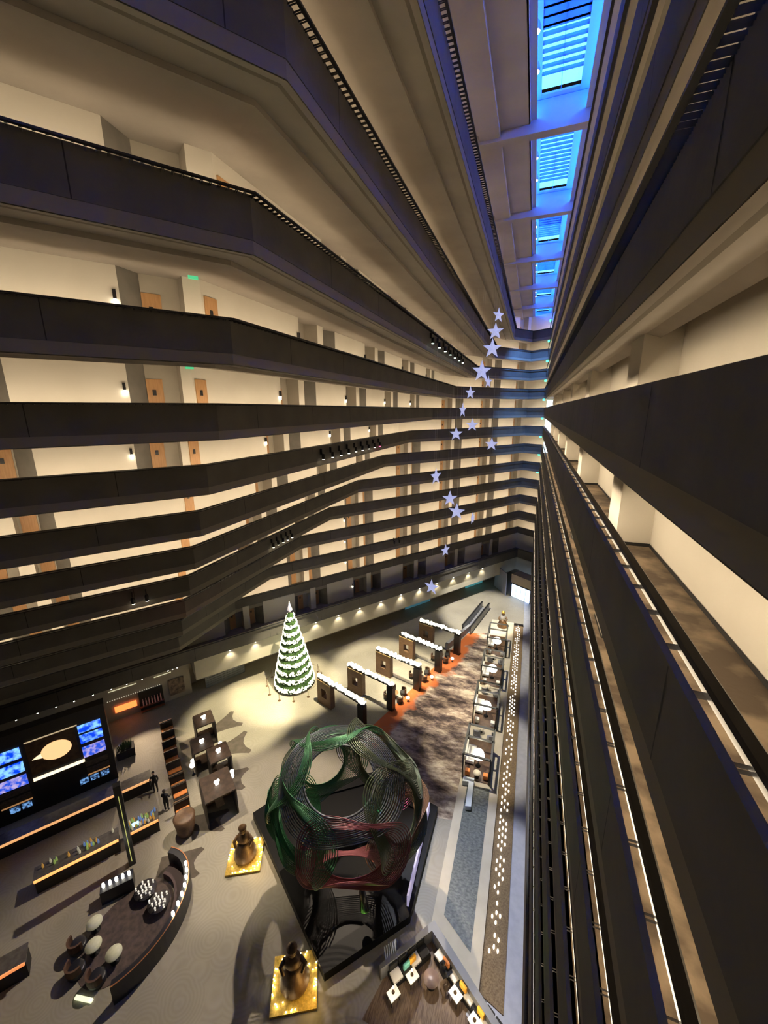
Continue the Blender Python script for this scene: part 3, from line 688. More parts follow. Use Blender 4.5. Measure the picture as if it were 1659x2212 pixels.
MB().box(-8.2,-5.2,-.03,0,3.4,6.3).build('mural_panel', mat('mural_brown',(.06,.03,.015),.6,col2=(.12,.07,.03),scale=3), parent=t)
m=MB().sphere((-6.5,-.05,4.9),.95,24,12,0,(1,.08,.85)); m.build('mural_medallion', mat('mural_glow',(.9,.6,.3),.5,emit=(1,.62,.28),es=1.1), parent=t)
m=MB().add([(-8.0,-.06,4.75),(-7.4,-.06,4.62),(-7.2,-.06,5.05),(-7.6,-.06,5.0)],[(0,1,2,3)]); m.build('mural_fin', mat('fin_glow',(.9,.8,.6),.5,emit=(1,.8,.5),es=1.3), parent=t)
MB().box(-8.2,-5.0,-.08,0,3.02,3.1).box(-8.2,-5.0,-.08,0,2.86,2.94).build('shelf_light', mat('shelf_glow',(1,.9,.7),.4,emit=(1,.82,.55),es=1.6), parent=t)
MB().box(-8.2,-5.0,-.06,0,6.35,6.42).build('picture_light', mat('dim_glow',(.8,.7,.5),.4,emit=(1,.75,.45),es=.5), parent=t)
brick=mat('shelf_tile',(.05,.042,.036),.6,col2=(.12,.1,.08),scale=6,stretch=(1,1,2.5))
for a,b in ((-5.0,-3.5),(-10.3,-8.5)):
    for z in (2.3,1.7): MB().box(a,b,-.05,0,z,z+.45).build('tiled_panel', brick, parent=t)
    MB().box(a,b,-.08,0,1.45,1.52).build('shelf_edge', mat('amber_edge',(.6,.35,.15),.5,emit=(1,.5,.2),es=.35), parent=t)
for (x) in (-5.3,-4.6,-3.9,-9.6,-8.9): MB().box(x-.28,x+.28,-.09,-.01,.85,1.3).build('fridge_window', screen_mat('fridge_glass',(.01,.02,.06),(.2,.45,.9),6,.9) if 'fg' not in MATS else MATS['fg'], parent=t); MATS.setdefault('fg',bpy.data.materials['fridge_glass'])
def counter(s0,s1,d0,d1,h,lab,ecol,es,splits=None):
    t=thing('bar_counter',lab,'counter',BP(0,0,FZ),PHB)
    MB().box(s0,s1,d0+.1,d1,0,h-.06).build('cabinet', blackm, parent=t)
    MB().box(s0-.05,s1+.05,d0,d1+.05,h-.06,h).build('worktop', mat('counter_top',(.08,.07,.065),.3,col2=(.13,.12,.11),scale=4), parent=t)
    MB().box(s0,s1,d0-.04,d0+.02,h-.16,h+.02).build('edge_light', mat('edge_'+lab[:6],(.8,.4,.2),.4,emit=ecol,es=es), parent=t)
    return t
counter(-16,-3.3,32.9,33.9,1.2,'long dark bar counter with thin amber lit edge in front of the bar wall',(1,.48,.18),.9)
counter(-2.8,-.8,32.9,33.9,1.2,'short dark bar counter with amber lit edge, right of the black column',(1,.48,.18),.8)
counter(-7.8,-3.2,28.7,29.7,1.2,'front bar counter with a bright orange lit edge',(1,.36,.10),1.7)
counter(-2.7,-.7,28.7,29.7,1.2,'bottle-laden end of the front bar right of the black column',(1,.36,.10),1.2)
counter(-14,-7.7,23.9,24.9,1.2,'nearest bar counter end with orange edge at the left picture border',(1,.3,.09),.9)
colpos=BP(-2.95,31.2)
MB().box(-.2,.2,-.2,.2,0,6.8).build('black_column', black, loc=(-23.9,13.7,FZ), rz=PHB, label='slender black column standing through the bar', cat='column')
MB().box(-.02,.02,-.24,-.2,.4,6.0).build('column_light', mat('col_glow',(.5,.5,.2),.4,emit=(.8,.8,.2),es=.5), loc=(-23.9,13.7,FZ), rz=PHB, label='thin yellowish light line on the black column', cat='light strip')
bcol=[((.5,.25,.05),(1,.55,.12)),((.2,.35,.1),(.6,.8,.2)),((.5,.5,.4),(.9,.85,.6)),((.1,.2,.5),(.3,.5,1))]
bm=[mat(f'bottle_{i}',c,.2,emit=e,es=.22) for i,(c,e) in enumerate(bcol)]
b0=[]; 
for i in range(4):
    t=MB().lathe([(.06,0),(.065,.02),(.065,.2),(.03,.28),(.022,.36),(.028,.38)],(0,0,0),10).build('bottle', bm[i]); b0.append(t)
k_=0
for i in range(40):
    s_=random.uniform(-2.6,-.8); d_=random.uniform(28.9,29.6); o=b0[i%4] if i<4 else b0[i%4].copy()
    if i>=4: COL.objects.link(o)
    o.location=BP(s_,d_,FZ+1.2)
    tag(o,f"{['amber','green','pale','blue'][i%4]} bottle on the counter end right of the black column",'bottle','bottles on the front bar end')
for i in range(18):
    o=b0[i%4].copy(); COL.objects.link(o); o.location=BP(random.uniform(-7.6,-3.4),random.uniform(29.1,29.6),FZ+1.2)
    tag(o,f"{['amber','green','pale','blue'][i%4]} bottle on the orange-edged front bar counter",'bottle','bottles on the orange-edged counter')
MB().box(-.22,.22,-.03,.03,.1,.42).box(-.04,.04,-.02,.02,0,.1).build('till_screen', mat('till_glow',(.3,.6,1),.3,emit=(.3,.6,1),es=2.5), loc=BP(-2.1,29.0,FZ+1.2), rz=PHB, label='small bright blue till screen on the bottle-laden bar end', cat='screen')
# wall decor behind the restaurant
MB().box(-.75,.75,-.06,0,0,1.9).build('framed_picture', mat('picture_dark',(.07,.05,.04),.5,col2=(.3,.22,.16),scale=2.5), loc=BP(2.75,43.9,FZ+.6), rz=PHB, label='dark framed picture on the pale wall behind the restaurant', cat='picture')
t=thing('wine_rack','dark wine rack holding bottles on the restaurant back wall','rack',BP(.3,43.85,FZ+.0),PHB)
MB().box(-1.1,1.1,-.1,0,0,2.3).build('back_panel', panel_dk, parent=t)
for i in range(7): MB().lathe([(.06,.7),(.06,1.2),(.025,1.4),(.02,1.55)],(-.8+i*.27,-.2,0),8).build('rack_bottle', mat('rack_bottle',(.1,.05,.05),.2,emit=(.6,.25,.2),es=.12), parent=t)
for z in (.1,.65): MB().box(-1.1,1.1,-.4,-.1,z,z+.05).build('shelf', mat('rust_shelf',(.25,.08,.04),.6), parent=t)
MB().box(-1.0,.9,-.08,0,0,.65).build('orange_light_panel', mat('orange_panel',(1,.3,.08),.4,emit=(1,.22,.05),es=2.0), loc=BP(-1.95,43.9,FZ+.9), rz=PHB, label='glowing orange wall panel beside the wine rack', cat='panel')
m=MB(); 
for i in range(24): m.sphere((-2.6+i*.2,0,0),.05,6,4)
m.build('bulb_string', mat('bulb_dim',(.6,.6,.5),.4,emit=(1,.9,.7),es=.5), loc=BP(-.8,43.8,FZ+2.45), rz=PHB, label='string of small bulbs along the top of the restaurant wall', cat='light string')
for s_,w_ in ((-2.0,2.4),(1.6,1.6)): MB().box(-w_/2,w_/2,-.04,0,0,.07).build('wall_wash_light', mat('wash_glow',(1,.95,.7),.4,emit=(1,.92,.6),es=.6), loc=BP(s_,43.9,FZ+3.4), rz=PHB, label=f"thin light line high on the restaurant wall, {'left' if s_<0 else 'right'} one", cat='light strip')
# lattice screen
t=thing('lattice_screen','low grey lattice-patterned partition beyond the restaurant','screen',(-32.6,29.8,FZ),math.atan2(4.0,2.2))
m=MB()
for i in range(13): m.box(i*.37,i*.37+.05,-.03,.03,0,2.0)
for i in range(8): m.box(0,4.5,-.03,.03,i*.28,i*.28+.05)
m.build('lattice', grey_m, parent=t)
MB().box(0,4.5,.04,.06,0,2.0).build('back_panel', mat('lattice_back',(.2,.22,.24),.5), parent=t)
# ------------------------------------------------------------------ booths with lamps and fish-tail floor inlays
BO=[((-27.1,24.0),'farthest'),((-25.1,21.7),'second'),((-23.0,21.4),'third'),((-20.95,18.95),'nearest')]
for i,((x,y),wd) in enumerate(BO):
    big = 1.35 if i==3 else 1.0
    t=thing('dining_booth',f'dark slatted wooden dining booth with roof, {wd} of the row','booth',(x,y,FZ),PHB)
    w2=.8*big; d2=.92*big
    m=MB()
    nsl=9
    for j in range(nsl): m.box(-w2,w2,-d2+j*(2*d2/nsl),-d2+(j+.8)*(2*d2/nsl),2.28,2.36)
    m.box(-w2,w2,-d2,d2,2.36,2.39); m.build('slatted_roof', mat('roof_slats',(.03,.018,.012),.5,col2=(.06,.035,.025),scale=3), parent=t)
    for sx in (-1,1): MB().box(sx*w2-.05,sx*w2+.05,-d2,d2,0,2.28).build('side_panel', mat('booth_dark',(.03,.022,.018),.6), parent=t)
    MB().box(-w2+.1,w2-.1,d2-.5,d2-.05,0,.45).build('bench_seat', walnut, parent=t)
    MB().box(-.3,.3,-.5,.4,.7,.75).build('booth_table', walnut, parent=t)
    q=thing('booth_lamp',f'white glowing paper lamp on the roof of the {wd} booth','lamp',BP(0,0)+Vector((x,y,FZ+2.39)),PHB)
    MB().box(-.13,.13,-.1,.1,0,.18).sphere((-.1,0,.25),.12,10,8).sphere((.1,.02,.25),.12,10,8).build('lamp_shade', mat('booth_glow',(1,1,1),.4,emit=(1,.92,.76),es=4), parent=q)
for i,(x,y) in enumerate(((-24.4,22.9),(-21.4,20.9),(-25.3,20.6))):
    q=thing('twin_lamp',f"pair of stacked white glowing globes beside the booths, {['left rear','right','left front'][i]} one",'lamp',(x,y,FZ))
    MB().lathe([(.15,0),(.15,.03),(.03,.05),(.03,.9)],(0,0,0),10).build('stand', black, parent=q)
    MB().sphere((0,0,1.0),.22,14,10).build('lower_globe', mat('globe_glow2',(1,1,1),.4,emit=(1,.9,.75),es=5), parent=q)
    MB().sphere((.05,.05,1.42),.17,14,10).build('upper_globe', MATS['globe_glow2'], parent=q)
inlay=mat('dark_inlay',(.07,.058,.045),.8,col2=(.10,.08,.065),scale=2)
def tail(p0,p1,w0,w1,wd):
    A=Vector(p0); B=Vector(p1); t=(B-A).normalized(); n=Vector((-t.y,t.x)); L=(B-A).length; up=[]; dn=[]
    for i in range(15):
        f=i/14; w=w0+(w1-w0)*f**2.2
        # concave sides flaring to two rounded tips
        up.append(A+t*L*f+n*w); dn.append(A+t*L*f-n*w)
    tip=[B+t*.25+n*w1*.8,B-t*.15+n*w1*.4,B-t*.3,B-t*.15-n*w1*.4,B+t*.25-n*w1*.8]
    pts=up+tip+dn[::-1]
    MB().add([(p.x,p.y,FZ+.01) for p in pts],[tuple(range(len(pts)))]).build('floor_inlay', inlay, label=f'dark fish-tail shaped floor inlay beside the booths, {wd}', cat='inlay')
tail((-27.8,24.2),(-26.3,27.2),.5,1.35,'farthest'); tail((-25.6,22.6),(-23.3,25.1),.55,1.5,'second from the far end')
tail((-22.8,20.8),(-20.9,21.8),.9,1.1,'third from the far end'); tail((-22.6,17.0),(-20.0,18.3),.6,.9,'fourth from the far end'); tail((-21.8,13.9),(-19.6,15.3),.9,1.0,'nearest one')
# high-backed bar seats in a row
c0=None
BC=[(-31.2,23.3),(-30.0,22.4),(-29.0,21.6),(-27.9,20.8),(-26.7,20.0),(-25.4,19.1),(-24.5,18.5),(-23.2,17.5)]
for i,(x,y) in enumerate(BC):
    if c0 is None:
        c0=thing('high_back_seat','x','seat',(x,y,FZ),PHB)
        MB().box(-.55,.55,-.35,.3,.0,.45).build('base', blackm, parent=c0)
        MB().box(-.5,.5,-.2,.22,.45,.58).build('cushion', orange, parent=c0, bevel=.05)
        MB().box(-.55,.55,.3,.42,.0,1.25).build('backrest', walnut, parent=c0)
        MB().box(-.5,.5,.22,.3,.6,1.2).build('back_pad', blackm, parent=c0); o=c0
    else: o=dup(c0,(x,y,FZ))
    tag(o,f'dark seat with orange cushion in the restaurant row, {ordn(i+1)} from the far end','seat','orange-cushioned seats in the restaurant row')
MB().lathe([(.5,0),(.6,.3),(.75,1.5),(.6,1.6)],(0,0,0),20).build('round_cabinet', walnut, loc=(-22.0,16.6,FZ), label='dark rounded cabinet at the near end of the orange seats', cat='cabinet')
p_=thing('cactus_planter','dark planter with leafy greens left of the seating row','planter',BP(-2.4,38.4,FZ),PHB)
MB().box(-.7,.7,-.5,.5,0,.8).build('trough', blackm, parent=p_)
m=MB()
for i in range(60):
    a=random.random()*6.28; r_=random.uniform(.0,.55); x=r_*math.cos(a); y=.7*r_*math.sin(a); h=random.uniform(.3,.8)
    m.add([(x-.05,y,.8),(x+.05,y,.8),(x+.12*math.cos(a)+.02,y+.12*math.sin(a),.8+h)],[(0,1,2)])
m.build('leaves', mat('dull_leaf',(.06,.10,.05),.7), parent=p_)
# ------------------------------------------------------------------ curved lounge bottom left
LC=Vector((-20.7,10.9))
lg=thing('curved_banquette','long dark curved banquette wrapping the lounge at lower left','banquette',(LC.x,LC.y,FZ))
def arc(r0,r1,a0,a1,sx,sy,n=26):
    o=[]; 
    for i in range(n+1):
        a=R(a0+(a1-a0)*i/n); o.append((r1*sx*math.cos(a),r1*sy*math.sin(a)))
    for i in range(n,-1,-1):
        a=R(a0+(a1-a0)*i/n); o.append((r0*sx*math.cos(a),r0*sy*math.sin(a)))
    return o
nav=mat('navy_leather',(.012,.013,.022),.4)
MB().prism(arc(.90,1.0,-42,100,3.0,3.9),0,1.35).build('backrest', nav, parent=lg)
MB().prism(arc(.72,.90,-40,98,3.0,3.9),0,.45).build('seat', mat('plum_seat',(.05,.025,.03),.6), parent=lg)
MB().prism(arc(.985,1.0,-42,100,3.0,3.9),1.35,1.38).build('copper_trim', mat('copper_trim',(.5,.22,.1),.35,.6), parent=lg)
MB().prism(arc(.0,.7,0,360,3.0,3.9,30)[:31],.0,.02).build('lounge_rug', mat('plum_rug',(.06,.045,.045),.9,col2=(.11,.08,.07),scale=3), label='dark plum rug inside the curved lounge', cat='rug', loc=(LC.x,LC.y,FZ))
cloth=mat('table_cream',(.52,.55,.42),.6,col2=(.62,.64,.5),scale=5)
for i,(x,y) in enumerate(((-22.55,10.2),(-21.55,9.45),(-20.1,9.6))):
    wd=['left','middle','right'][i]
    t=thing('round_table',f'small round cream-topped table in the lower-left lounge, {wd} of three','table',(x,y,FZ))
    MB().lathe([(.38,.58),(.42,.6),(.42,.66),(.02,.67)],(0,0,0),26).build('tabletop', cloth, parent=t)
    MB().lathe([(.25,0),(.25,.03),(.05,.06),(.05,.6)],(0,0,0),12).build('pedestal', black, parent=t)
    q=thing('lounge_chair',f'dark rounded chair behind the {wd} cream-topped table','chair',(x-.1,y-.95,FZ),0)
    MB().lathe([(.4,0),(.45,.1),(.45,.38),(.36,.42)],(0,0,0),18).build('seat', nav, parent=q)
    MB().prism([(.48*math.cos(R(a)),.48*math.sin(R(a))) for a in range(180,361,15)]+[(.38*math.cos(R(a)),.38*math.sin(R(a))) for a in range(360,179,-15)],.38,.85).build('backrest', mat('brown_velvet',(.09,.045,.03),.7), parent=q)
g0=None; gc=0
def glass(x,y,z,lab,grp):
    global g0
    if g0 is None:
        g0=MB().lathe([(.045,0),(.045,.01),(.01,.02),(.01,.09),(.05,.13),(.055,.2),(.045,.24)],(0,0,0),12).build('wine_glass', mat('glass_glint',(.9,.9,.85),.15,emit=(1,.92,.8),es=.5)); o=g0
    else: o=g0.copy(); COL.objects.link(o)
    o.location=(x,y,z); tag(o,lab,'glass',grp)
for j,(x,y,nm) in enumerate(((-19.9,12.4,'front'),(-21.3,12.6,'rear'))):
    t=thing('coffee_table',f'round dark coffee table crowded with glasses in the lounge, {nm} one','table',(x,y,FZ))
    MB().lathe([(.6,.4),(.65,.42),(.65,.47),(.02,.48)],(0,0,0),28).build('tabletop', mat('dark_marble',(.06,.055,.06),.2), parent=t)
    MB().lathe([(.3,0),(.3,.03),(.06,.06),(.06,.4)],(0,0,0),12).build('pedestal', black, parent=t)
    for i in range(14):
        a=i*2.4; r_=.12+.035*i; glass(x+r_*math.cos(a),y+r_*math.sin(a),FZ+.48,f'small glinting glass on the {nm} dark coffee table of the lounge',f'glasses on the {nm} coffee table')
# bright lamps on the banquette rims
lm=mat('rim_glow',(1,1,1),.4,emit=(1,.93,.75),es=9)
for i in range(7):
    a=R(62-i*8); x=LC.x+3.05*.95*math.cos(a); y=LC.y+3.9*.95*math.sin(a)
    MB().lathe([(.07,0),(.07,.04),(.09,.12),(.07,.3),(.02,.33)],(0,0,0),12).build('candle_lamp', lm, loc=(x,y,FZ+1.38), label=f'bright candle lamp on the right rim of the curved banquette, {ordn(i+1)} from the rear', cat='lamp', group='candle lamps on the banquette rim')
MB().prism([(-.9,-.35),(.9,-.35),(.9,.35),(-.9,.35)],0,1.0).build('service_counter', nav, loc=(-23.1,12.1,FZ), rz=R(50), label='dark service counter left of the curved banquette', cat='counter')
for i in range(5):
    q=Vector((-.7+.35*i,0)); c_,s2=math.cos(R(50)),math.sin(R(50)); 
    MB().lathe([(.07,0),(.07,.04),(.09,.12),(.07,.3),(.02,.33)],(0,0,0),12).build('candle_lamp', lm, loc=(-23.1+q.x*c_,12.1+q.x*s2,FZ+1.0), label=f'bright candle lamp on the service counter, {ordn(i+1)} from the left', cat='lamp', group='candle lamps on the service counter')
MB().box(-.5,.5,-.08,.08,0,.12).build('light_bar', mat('bar_glow',(1,1,.8),.4,emit=(.9,.95,.6),es=1.2), loc=(-20.2,7.9,FZ), rz=R(12), label='short pale light bar on the floor at the lounge front edge', cat='light')
# ------------------------------------------------------------------ patio corner at the bottom
C0=Vector((-3.25,17.0)); CL=Vector((-5.4,14.1)); CR=Vector((1.3,13.6))
def wallseg(A,B,wd,w_=.16):
    t=(B-A).normalized(); n=Vector((-t.y,t.x))*w_
    return [tuple(A+n),tuple(A-n),tuple(B-n),tuple(B+n)]
t=thing('patio_wall','grey low V-shaped wall around the patio seating at the bottom','wall')
MB().prism([(C0.x,C0.y+.15),(CL.x-.25,CL.y+.05),(CL.x-.1,CL.y-.1),(C0.x,C0.y-.4),(CR.x,CR.y-.25),(CR.x+.2,CR.y)],FZ,FZ+.9).build('wall_body', grey_m, parent=t)
deck=mat('deck_planks',(.10,.06,.035),.7,col2=(.22,.15,.09),scale=3,stretch=(9,.7,1))
MB().add([(C0.x,C0.y-.3,FZ+.02),(CL.x,CL.y,FZ+.02),(-5.9,12.3,FZ+.02),(1.2,11.8,FZ+.02),(1.3,13.5,FZ+.02)],[(0,1,2,3,4)]).build('patio_deck', deck, label='brown plank deck inside the V-shaped patio wall', cat='deck')
def psofa(A,B,lab):
    A=Vector(A);B=Vector(B); L=(B-A).length; ang=math.atan2((B-A).y,(B-A).x)
    t=thing('patio_sofa',lab,'sofa',(A.x,A.y,FZ+.02),ang)
    MB().box(0,L,-.42,.3,.0,.3).build('frame', blackm, parent=t)
    m=MB(); n=max(2,int(L/.5))
    for i in range(n): MB().box(L*i/n+.02,L*(i+1)/n-.02,-.4,.12,.3,.46).build('seat_cushion', blackm if i%2 else white_f, parent=t, bevel=.03)
    for i in range(n): MB().box(L*i/n+.04,L*(i+1)/n-.04,.12,.26,.44,.8).build('back_cushion', blackm, parent=t, bevel=.03)
    return t,L,ang
psofa((-5.0,14.15),(-3.45,16.1),'black-framed sofa with white cushions along the left patio wall')
psofa((-2.75,16.2),(.9,13.95),'long black-framed sofa with white cushions along the right patio wall')
mus=mat('mustard_fabric',(.85,.42,.04),.8)
for i,(x,y,a,mm,nm) in enumerate(((-4.0,15.1,55,mus,'mustard cushion on the left patio sofa'),(-4.25,14.75,55,teal_f,'teal cushion on the left patio sofa'),(-2.2,15.6,-32,orange,'orange cushion nearest the corner on the right patio sofa'),(-1.15,14.95,-32,mus,'mustard cushion mid-way on the right patio sofa'),(-.15,14.3,-32,mus,'mustard cushion at the near end of the right patio sofa'))):
    MB().box(-.22,.22,-.08,.08,0,.4).build('throw_pillow', mm, loc=(x,y,FZ+.5), rz=R(a), label=nm, cat='cushion', bevel=.05)
for i,(x,y,nm) in enumerate(((-4.85,14.0,'left end of the left patio sofa'),(-4.1,15.0,'middle of the left patio sofa'),(-1.75,15.1,'middle of the right patio sofa'),(-.65,14.45,'near end of the right patio sofa'))):
    q=thing('white_side_table',f'white square side table at the {nm}','table',(x+.25,y-.45,FZ+.02),R(55 if i<2 else -32))
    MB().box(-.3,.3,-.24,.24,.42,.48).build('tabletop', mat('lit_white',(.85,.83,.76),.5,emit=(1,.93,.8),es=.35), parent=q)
    for sx in (-1,1):
        for sy in (-1,1): MB().box(sx*.26-.02,sx*.26+.02,sy*.2-.02,sy*.2+.02,0,.42).build('leg', black, parent=q)
    q2=thing('table_lamp',f'small brass ring lamp at the {nm}','lamp',(x+.22,y-.42,FZ+.5))
    MB().lathe([(.09,0),(.09,.02),(.02,.04),(.02,.12)],(0,0,0),12).build('lamp_foot', bronze, parent=q2)
    m=MB().tube([(0,.1*math.cos(R(a)),.22+.1*math.sin(R(a))) for a in range(0,360,24)],.025,6,closed=True); m.build('ring', bronze, parent=q2)
    MB().sphere((0,0,.36),.06,10,8).build('bulb', mat('bulb_warm',(1,1,1),.4,emit=(1,.75,.4),es=12), parent=q2)
    L=bpy.data.lights.new('table_light','POINT'); L.energy=16; L.color=(1,.8,.52); L.shadow_soft_size=.08; o=bpy.data.objects.new('table_light',L); COL.objects.link(o); o.parent=q2; o.location=(.0,-.1,.62)
t=thing('patio_table','round brown patio table in the corner of the V-shaped wall','table',(-2.85,14.75,FZ+.02))
MB().lathe([(.38,.5),(.42,.52),(.42,.56),(.02,.57)],(0,0,0),26).build('tabletop', mat('table_brown',(.2,.13,.1),.4,col2=(.26,.18,.14),scale=3), parent=t)
MB().lathe([(.25,0),(.25,.03),(.06,.06),(.06,.5)],(0,0,0),12).build('pedestal', black, parent=t)
# ------------------------------------------------------------------ people
skin=mat('skin',(.45,.28,.2),.6); clo=mat('black_cloth',(.015,.015,.02),.85); wht=mat('white_cloth',(.6,.6,.62),.8); hairm=mat('dark_hair',(.02,.015,.012),.7)
def skinned(name, verts, edges, rad, m, parent, root=0):
    me=bpy.data.meshes.new(name); me.from_pydata(verts, edges, []); o=bpy.data.objects.new(name, me); COL.objects.link(o); o.parent=parent; me.materials.append(m)
    s=o.modifiers.new('skin','SKIN'); s.use_smooth_shade=True
    for i,r_ in enumerate(rad):
        me.skin_vertices[0].data[i].radius=(r_,r_)
        me.skin_vertices[0].data[i].use_root=(i==root)
    o.modifiers.new('sub','SUBSURF').levels=1; o.modifiers['sub'].render_levels=1
    return o
def person(loc, rz, lab, seated=False, top=None, scale=1.12):
    t=thing('person',lab,'person',loc,rz); t.scale=(scale,)*3
    hz=.93 if not seated else .5
    V=[(0,0,hz),(0,0,hz+.22),(0,.01,hz+.42),(0,.01,hz+.52),(0,0,hz+.60)]
    E=[(0,1),(1,2),(2,3),(3,4)]; Rr=[.15,.13,.15,.07,.055]
    def add(p,par,r_): V.append(p); E.append((par,len(V)-1)); Rr.append(r_); return len(V)-1
    for sx in (-1,1):
        sh=add((sx*.19,0,hz+.46),2,.065); el=add((sx*.27,-.04,hz+.20),sh,.05); wr=add((sx*.23,-.24,hz+.10),el,.036); ha=add((sx*.21,-.31,hz+.09),wr,.035)
        hip=add((sx*.1,0,hz-.04),0,.10)
        if seated:
            kn=add((sx*.13,-.44,hz-.02),hip,.075); an=add((sx*.13,-.46,.1),kn,.05); add((sx*.13,-.60,.04),an,.04)
        else:
            kn=add((sx*.11,-.02,.5),hip,.075); an=add((sx*.11,.02,.09),kn,.048); add((sx*.12,-.14,.04),an,.042)
        for f in range(4):
            a=add((sx*.21+(f-1.5)*.018,-.36,hz+.08),ha,.011); add((sx*.21+(f-1.5)*.02,-.39,hz+.05),a,.009)
        a=add((sx*.18,-.33,hz+.10),ha,.012); add((sx*.165,-.36,hz+.09),a,.010)
    skinned('body', V, E, Rr, top or clo, t)
    hd=MB().sphere((0,0,0),.105,18,14,0,(.86,1.0,1.18)); 
    hd.sphere((0,-.105,-.01),.018,8,6); hd.sphere((-.092,0,0),.022,8,6,0,(.5,1,1.4)); hd.sphere((.092,0,0),.022,8,6,0,(.5,1,1.4))
    hd.build('head', skin, parent=t, loc=(0,-.01,hz+.74))
    m=MB().sphere((0,.02,.02),.112,18,14,0,(.9,1.0,1.15)); m.v=[(x,max(y,-.035) if z<.07 else y,z) for x,y,z in m.v]
    m.build('hair', hairm, parent=t, loc=(0,-.01,hz+.755))
    m=MB().sphere((-.035,-.098,.01),.012,8,6).sphere((.035,-.098,.01),.012,8,6).box(-.025,.025,-.1,-.09,-.055,-.045); m.build('face_features', black, parent=t, loc=(0,-.012,hz+.74))
    return t
person((-27.0,18.3,FZ),R(40),'person in dark clothes standing in the aisle left of the orange seats')
person((-24.8,17.4,FZ),R(200),'person in dark clothes standing at the near end of the orange seats')
person((-2.3,15.15,FZ+.0),R(140),'seated person in dark clothes with arms forward beside the round brown patio table',True)
# bring the lobby pieces to the true floor plane
for o in [q for q in bpy.data.objects if q not in _before and q.parent is None and q.name!='patio_seat']:
    o.location=o.location*Q
    o.scale=o.scale*Q
    if o.type=='LIGHT': o.data.energy*=Q*Q
# windows at the end of the near corridor and exit lights
for i,(k,z0,z1,x0,x1) in enumerate(((0,.28,1.35,1.62,2.35),(-1,-3.6,-1.2,1.62,2.4),(-2,-6.3,-4.6,1.7,2.3))):
    MB().box(x0,x1,64.0,64.05,z0,z1).build(f'window_{23+i}', mat('end_window',(.8,.9,1),.3,emit=(.6,.8,1),es=9), kind='structure')
MB().sphere((0,0,0),.13,12,8).build('warning_light', red_l, loc=(1.75,62.5,-.5), label='small red light at the far end of the corridor beside the camera', cat='light')
for k in range(4,-5,-1):
    P=path(k); q=offset(P,.6)[4]; q0=offset(P,.6)[3]; c=q.lerp(q0,.25)
    MB().box(-.16,.16,-.03,.03,-.13,.13).build('exit_light', green_l, loc=(c.x,c.y,TOP(k)+1.12), rz=-TH, label=f'small green exit light under the soffit of the far end, {lev_words(k)}', cat='sign', group='green exit lights at the far end')
for k,s_ in ((1,3.4),(0,3.4)):
    MB().box(-.16,.16,-.03,.03,-.07,.07).build('exit_light', mat('green_soft',(.1,.6,.3),.5,emit=(.1,.8,.4),es=.5), loc=BP(s_,DL(k)+1.2,TOP(k)+1.46), rz=PHB, label=f'small green exit sign under the left soffit, {lev_words(k)}', cat='sign')
# ------------------------------------------------------------------ hanging stars
def star_mesh(R0=.72,r0=.29,th=.17):
    m=MB(); vs=[]
    for i in range(10):
        a=math.pi/2+i*math.pi/5; r_=R0 if i%2==0 else r0; vs.append((r_*math.cos(a),0,r_*math.sin(a)))
    vs += [(0,-th,0),(0,th,0)]
    fs=[]
    for i in range(10):
        j=(i+1)%10; fs += [(i,10,j),(j,11,i)]
    return m.add(vs,fs)
star_m=mat('star_paper',(.75,.78,.95),.6,emit=(.50,.56,1.0),es=.62)
ST=[(-3.4,37.1,7.6,.85),(-3.6,37.3,6.4,1),(-3.8,37.5,5.1,1.15),(-4.6,37.6,3.3,1.3),(-4.0,37.7,2.4,.8),(-5.5,37.6,1.5,.85),(-6.1,37.5,0,.95),(-5.2,37.6,-1.3,.85),(-6.6,37.4,-2.1,.9),(-3.4,37.7,-3.0,.85),(-8.2,36.6,-6.0,1.2),(-6.8,36.5,-8.0,1.05),(-6.1,36.4,-9.2,1.15),(-4.6,36.4,-9.7,.85),(-6.8,35.2,-12.7,.9),(-7.7,33.7,-15.9,1.1)]
rots=[35,-10,5,20,50,40,60,8,15,-12,55,12,-18,74,50,-25]
s0=None
for i,(x,y,z,sc) in enumerate(ST):
    t=thing('star_lantern',f'white folded star lantern hanging in the atrium, number {i+1} from the top','star',(x,y,z),R(rots[i]),'hanging star lanterns'); t.scale=(sc,)*3
    t.rotation_euler=(R(random.uniform(-8,8)),R(random.uniform(-14,14)),R(rots[i]+10))
    if s0 is None: s0=star_mesh().build('star', star_m, parent=t); sd=s0.data; wd_=None
    else:
        o=bpy.data.objects.new('star',sd); COL.objects.link(o); o.parent=t
    t.rotation_euler=(0,0,R(rots[i]+10)); L_=(13.7-z)/sc
    MB().tube([(0,0,.7),(0,0,L_)],.003,4).build('hanging_wire', white_f, parent=t)
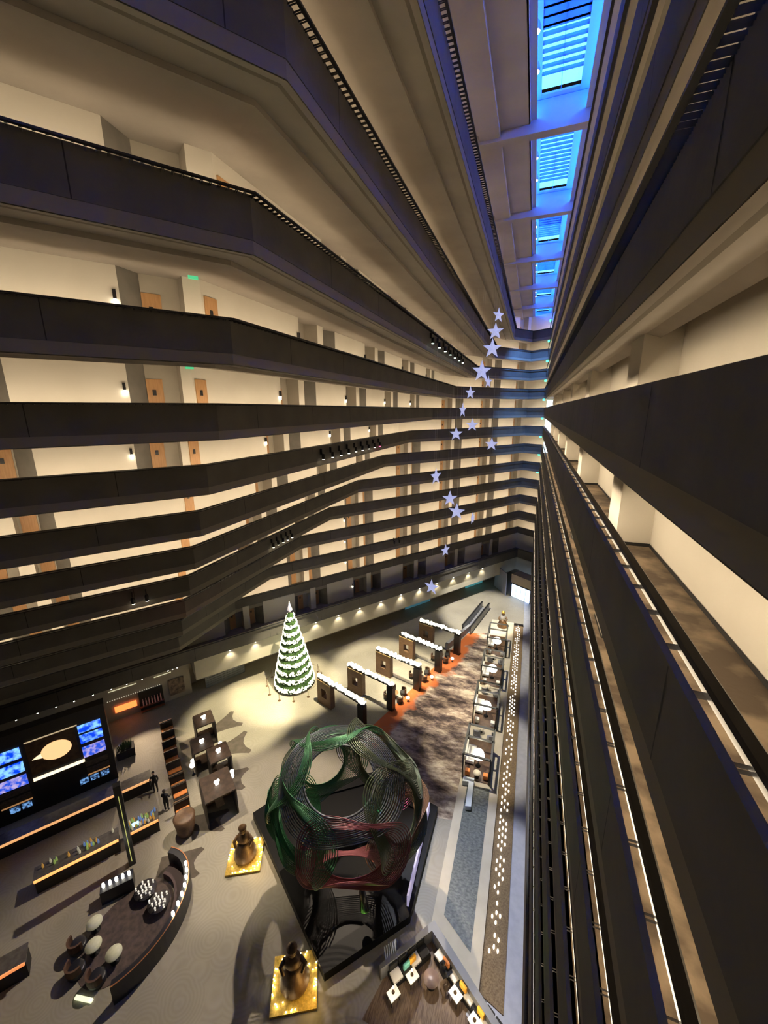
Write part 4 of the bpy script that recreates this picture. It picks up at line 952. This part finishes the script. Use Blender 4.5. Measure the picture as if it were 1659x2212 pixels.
# ------------------------------------------------------------------ stage lights hung on parapets
def fixture(p, rz, lab, grp, lens, tgt=None, e=0, ang=40):
    t=thing('stage_light',lab,'stage light',p,rz,grp)
    MB().box(-.04,.04,-.05,.12,.1,.5).build('bracket', black, parent=t)
    MB().lathe([(.11,-.25),(.12,-.2),(.12,.1),(.08,.16)],(0,-.12,0),14).build('lamp_can', black, parent=t)
    MB().lathe([(.01,-.29),(.09,-.28),(.10,-.25)],(0,-.12,0),14).build('lens', lens, parent=t)
    return t
ln=mat('stage_lens',(1,1,1),.3,emit=(1,.9,.65),es=9); lg_=mat('stage_lens_green',(1,1,1),.3,emit=(.75,1,.8),es=10); lr=mat('stage_lens_red',(1,.2,.4),.3,emit=(1,.1,.25),es=8)
x=XM(-1)-.12
for i in range(9):
    y=25.9+1.46*i; fixture((x+.3,y,TOP(-1)-.75),R(90),f'black stage light on the balcony first below eye level, {ordn(i+1)} from the left','stage lights, upper middle row',lr if i==8 else ln)
x=XM(-4)+.2
for i in range(5): fixture((x,28.1+.75*i,TOP(-4)-.75),R(90),f'black stage light on the balcony fourth below eye level, {ordn(i+1)} from the left','stage lights, lower middle row',ln)
x=XM(2)+.2
for i in range(7): fixture((x,31.5+2.3*i,TOP(2)-.7),R(90),f'stage light with greenish white lens on the second balcony above, {ordn(i+1)} from the left','stage lights on the upper balcony',lg_)
for i in range(2): q=BP(.1+.75*i,DL(-4)-.2,TOP(-4)-.75); fixture(q,PHB,f"{['left','right'][i]} one of two black stage lights on the left facade",'stage light pair, left',ln)
for i in range(2): q=BP(29.1+.8*i,39.8,TOP(-6)-.35); fixture(q,PHB,f"{['left','right'][i]} one of two small black stage lights on the far facade",'stage light pair, far facade',black)
# their beams, and added blue fill spots last
X1=XM(-1)+.4; Z1=TOP(-1)-1.0; X2=XM(2)+.4; Z2=TOP(2)-1.0
spot((X1,30,Z1),(-22.5,31.0,FL),14000,27,(1,.86,.55)); spot((X1,33,Z1),(-14.0,37,FL),14000,30,(1,.88,.62))
spot((X1,36,Z1),(-8,36,FL),8500,28); spot((XM(-4)+.4,29,TOP(-4)-1.0),(-24,26.0,FL),7000,36,(1,.86,.55))
spot((X2,38,Z2),(-4.5,54,FL),24000,22,(1,.93,.8)); spot((X2,42,Z2),(-4,43,FL),8000,26,(1,.9,.7))
spot((X2,33,Z2),(-2,30,FL),7500,20,(1,.9,.7)); spot((X2,31,Z2),(-.5,18,FL),8500,22,(.9,.92,1))
spot((X1,27,Z1),(-13,12,FL),5200,60,(1,.82,.62)); spot(BP(.5,DL(-4)-.3,TOP(-4)-1.0),(-17,18,FL),1500,46)
spot((1.2,12,TOP(-7)-1.2),(-2.2,14.0,FL),80,50,(1,.85,.6))
spot(BP(-1,40,-24.0),BP(-1,31,FL),420,80,(1,.75,.5))
for k in (3,2,1,0,-1,-2):
    q=path(k)[4]
spot((.6,60,12.6),(-2,67,4),2400,60,(.12,.35,1),.8,.4); spot((.6,52,12.6),(-3,68,-8),4200,30,(.15,.4,1),.8,.4)  # added blue fill for the far end, no fixtures here
for _n in ('black_water','plinth_black'):
    MATS[_n].node_tree.nodes['Principled BSDF'].inputs['Specular IOR Level'].default_value=.12
